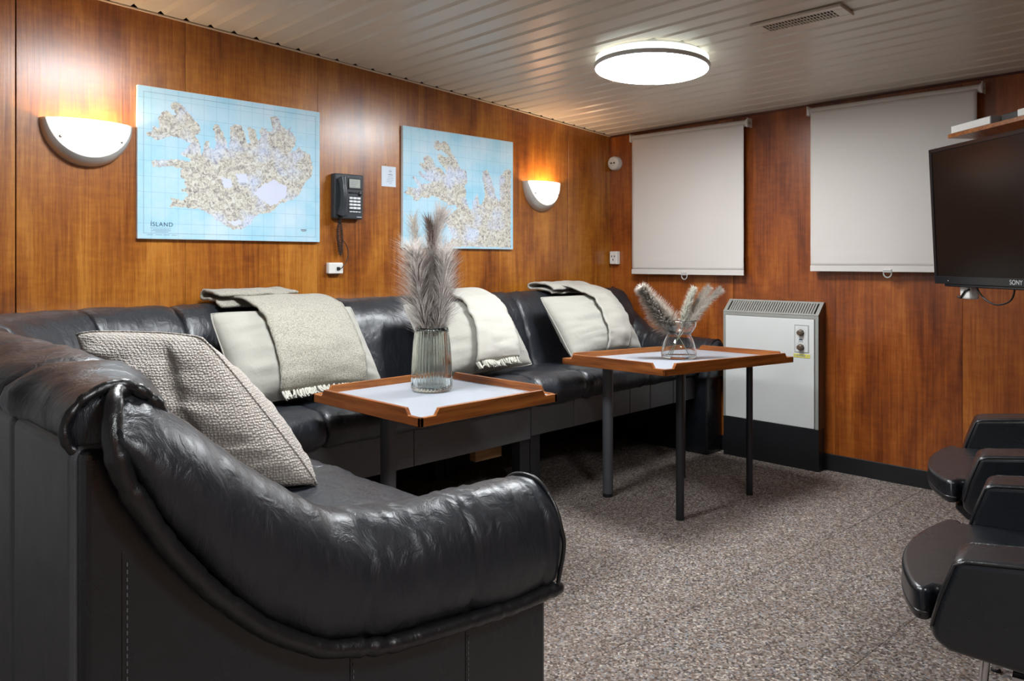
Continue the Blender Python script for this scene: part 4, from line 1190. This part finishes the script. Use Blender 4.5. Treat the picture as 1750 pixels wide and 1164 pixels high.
grass('wispy cream plume at upper left of the ribbed vase', B1, [(4, 0), (-10, 100), (-20, 180), (-28, 235), (-34, 280)], m1, 'pampas_cream', 420, .10, .60, .8, .0009, 5, .60, 'stem', .05, group=G1)
grass('short dark feathery sprig on the right lip of the ribbed vase', B1, [(-14, 0), (10, 60), (20, 108), (25, 135), (28, 160)], m1, 'stem_dark', 420, .045, .6, .8, .0007, 6, .55, 'stem_dark', .03, group=G1)
grass('small white bud sprig on the left lip of the ribbed vase', B1, [(10, 0), (-14, 90), (-26, 130), (-33, 150)], m1, 'pampas_white', 420, .022, 1.2, .4, .0012, 7, .90, 'stem', -.03, group=G1)
m2 = .00272
B2 = V2 + Vector((0, 0, .014))
G2 = 'dried grass stems in the waisted vase'
grass('fat grey plume leaning left out of the waisted vase', B2, [(18, 0), (2, 28), (-14, 46), (-34, 72), (-52, 96), (-66, 116)], m2, 'pampas_cream', 3600, .098, 1.9, .85, .0018, 21, .32, 'stem', -.03, .62, .35, G2)
grass('slim white plume upright in the waisted vase', B2, [(-12, 0), (-2, 28), (6, 50), (16, 85), (27, 114)], m2, 'pampas_white', 1900, .044, 1.25, .8, .0014, 22, .40, 'stem', .02, .35, .3, G2)
grass('slim cream plume leaning right behind its twin in the waisted vase', B2, [(-16, 0), (-2, 28), (14, 55), (38, 92), (56, 114)], m2, 'pampas_cream', 1900, .046, 1.25, .8, .0014, 23, .40, 'stem', .06, .35, .3, G2)
grass('slim cream plume leaning furthest right in the waisted vase', B2, [(-20, 0), (-2, 27), (16, 52), (46, 90), (70, 112)], m2, 'pampas_cream', 2000, .048, 1.25, .8, .0014, 24, .38, 'stem', -.01, .35, .3, G2)

# ================================================================== LOUNGE CHAIRS
def chair(label, x, y, rz):
    root = thing('lounge_chair', label, 'chair', (x, y, 0), rz, 'black leather lounge chairs')
    W, AT, D = .76, .130, .66
    zt = .512
    def armp(x0, x1):
        prof = [(.0, zt), (.030, .43), (.044, .375), (.040, .342), (.010, .325), (-.10, .318), (-D, .305), (-D, .575), (-.30, .545)]
        return G().prism(prof, lambda a, b, d: (d, a, b), x0, x1)
    for x0, x1, xs in ((0, AT, 0), (W - AT, W, W)):
        a = part('armrest', armp(x0, x1), 'leather_smooth', root, True, bevel=.016, seg=4, auto=60)
        for xe in (x0 + .0035, x1 - .0035):
            edge = [(xe, .040, .370), (xe, .025, .430), (xe, .0, zt - .012), (xe, -.02, zt - .002), (xe, -.30, .5415), (xe, -D + .02, .570)]
            part('edge_piping', G().tube(edge, .0032, 8), 'piping', a, True)
    part('seat_shell', G().prism([(.060, .325), (.064, .31), (.03, .278), (-.10, .265), (-D, .25), (-D, .325)], lambda a, b, d: (d, a, b), AT + .001, W - AT - .001), 'leather_smooth', root, bevel=.012, seg=3)
    # seat cushion with a bowed front, spreading in front of the arms
    def outline(n=40):
        pts = [(AT + .003, -D + .10), (AT + .003, .050), (AT - .026, .062), (AT - .022, .085)]
        for i in range(n + 1):
            t = i / n; xx = AT + .0 + (W - 2 * AT) * t
            pts.append((xx, .098 + .050 * (1 - (2 * t - 1) ** 2)))
        pts += [(W - AT + .022, .085), (W - AT + .026, .062), (W - AT - .003, .050), (W - AT - .003, -D + .10)]
        return pts
    ol = outline()
    c = part('seat_cushion', G().prism(ol, lambda a, b, d: (a, b, d - .05 * (b - .1)), .330, .402), 'leather_smooth', root, True, bevel=.020, seg=4, auto=60)
    part('cushion_piping', G().tube([(a, b - .003 if b > 0 else b, .350 - .05 * (b - .1)) for a, b in ol[2:-2]], .004, 8), 'piping', c, True)
    part('backrest', G().prism([(-D + .14, .40), (-D + .05, .74), (-D + .0, .765), (-D - .05, .75), (-D + .02, .24), (-D + .10, .28)], lambda a, b, d: (d, a, b), .02, W - .02), 'leather_smooth', root, True, bevel=.02, seg=4, auto=60)
    for lx_, ly_, sx, sy in ((.075, -.05, -.015, .03), (W - .075, -.05, .015, .03), (.10, -D + .10, -.03, -.05), (W - .10, -D + .10, .03, -.05)):
        lg = part('leg', G().tube([(lx_ + sx, ly_ + sy, .004), (lx_, ly_, .330)], .0085, 14), 'chrome', root, True, auto=40)
        part('foot_glide', G().lathe([(.012, 0), (.012, .006)], 14, (lx_ + sx, ly_ + sy, 0)), 'black_plastic', lg)
    part('cross_bar', G().box(.10, W - .10, -.11, -.09, .246, .266), 'chrome', root)
    part('cross_bar', G().box(.10, W - .10, -D + .09, -D + .11, .235, .252), 'chrome', root)
    return root
chair('nearer black leather lounge chair at the lower right edge', -2.370, -2.687, radians(9))
chair('farther black leather lounge chair beneath the television', -1.425, -2.495, radians(15))
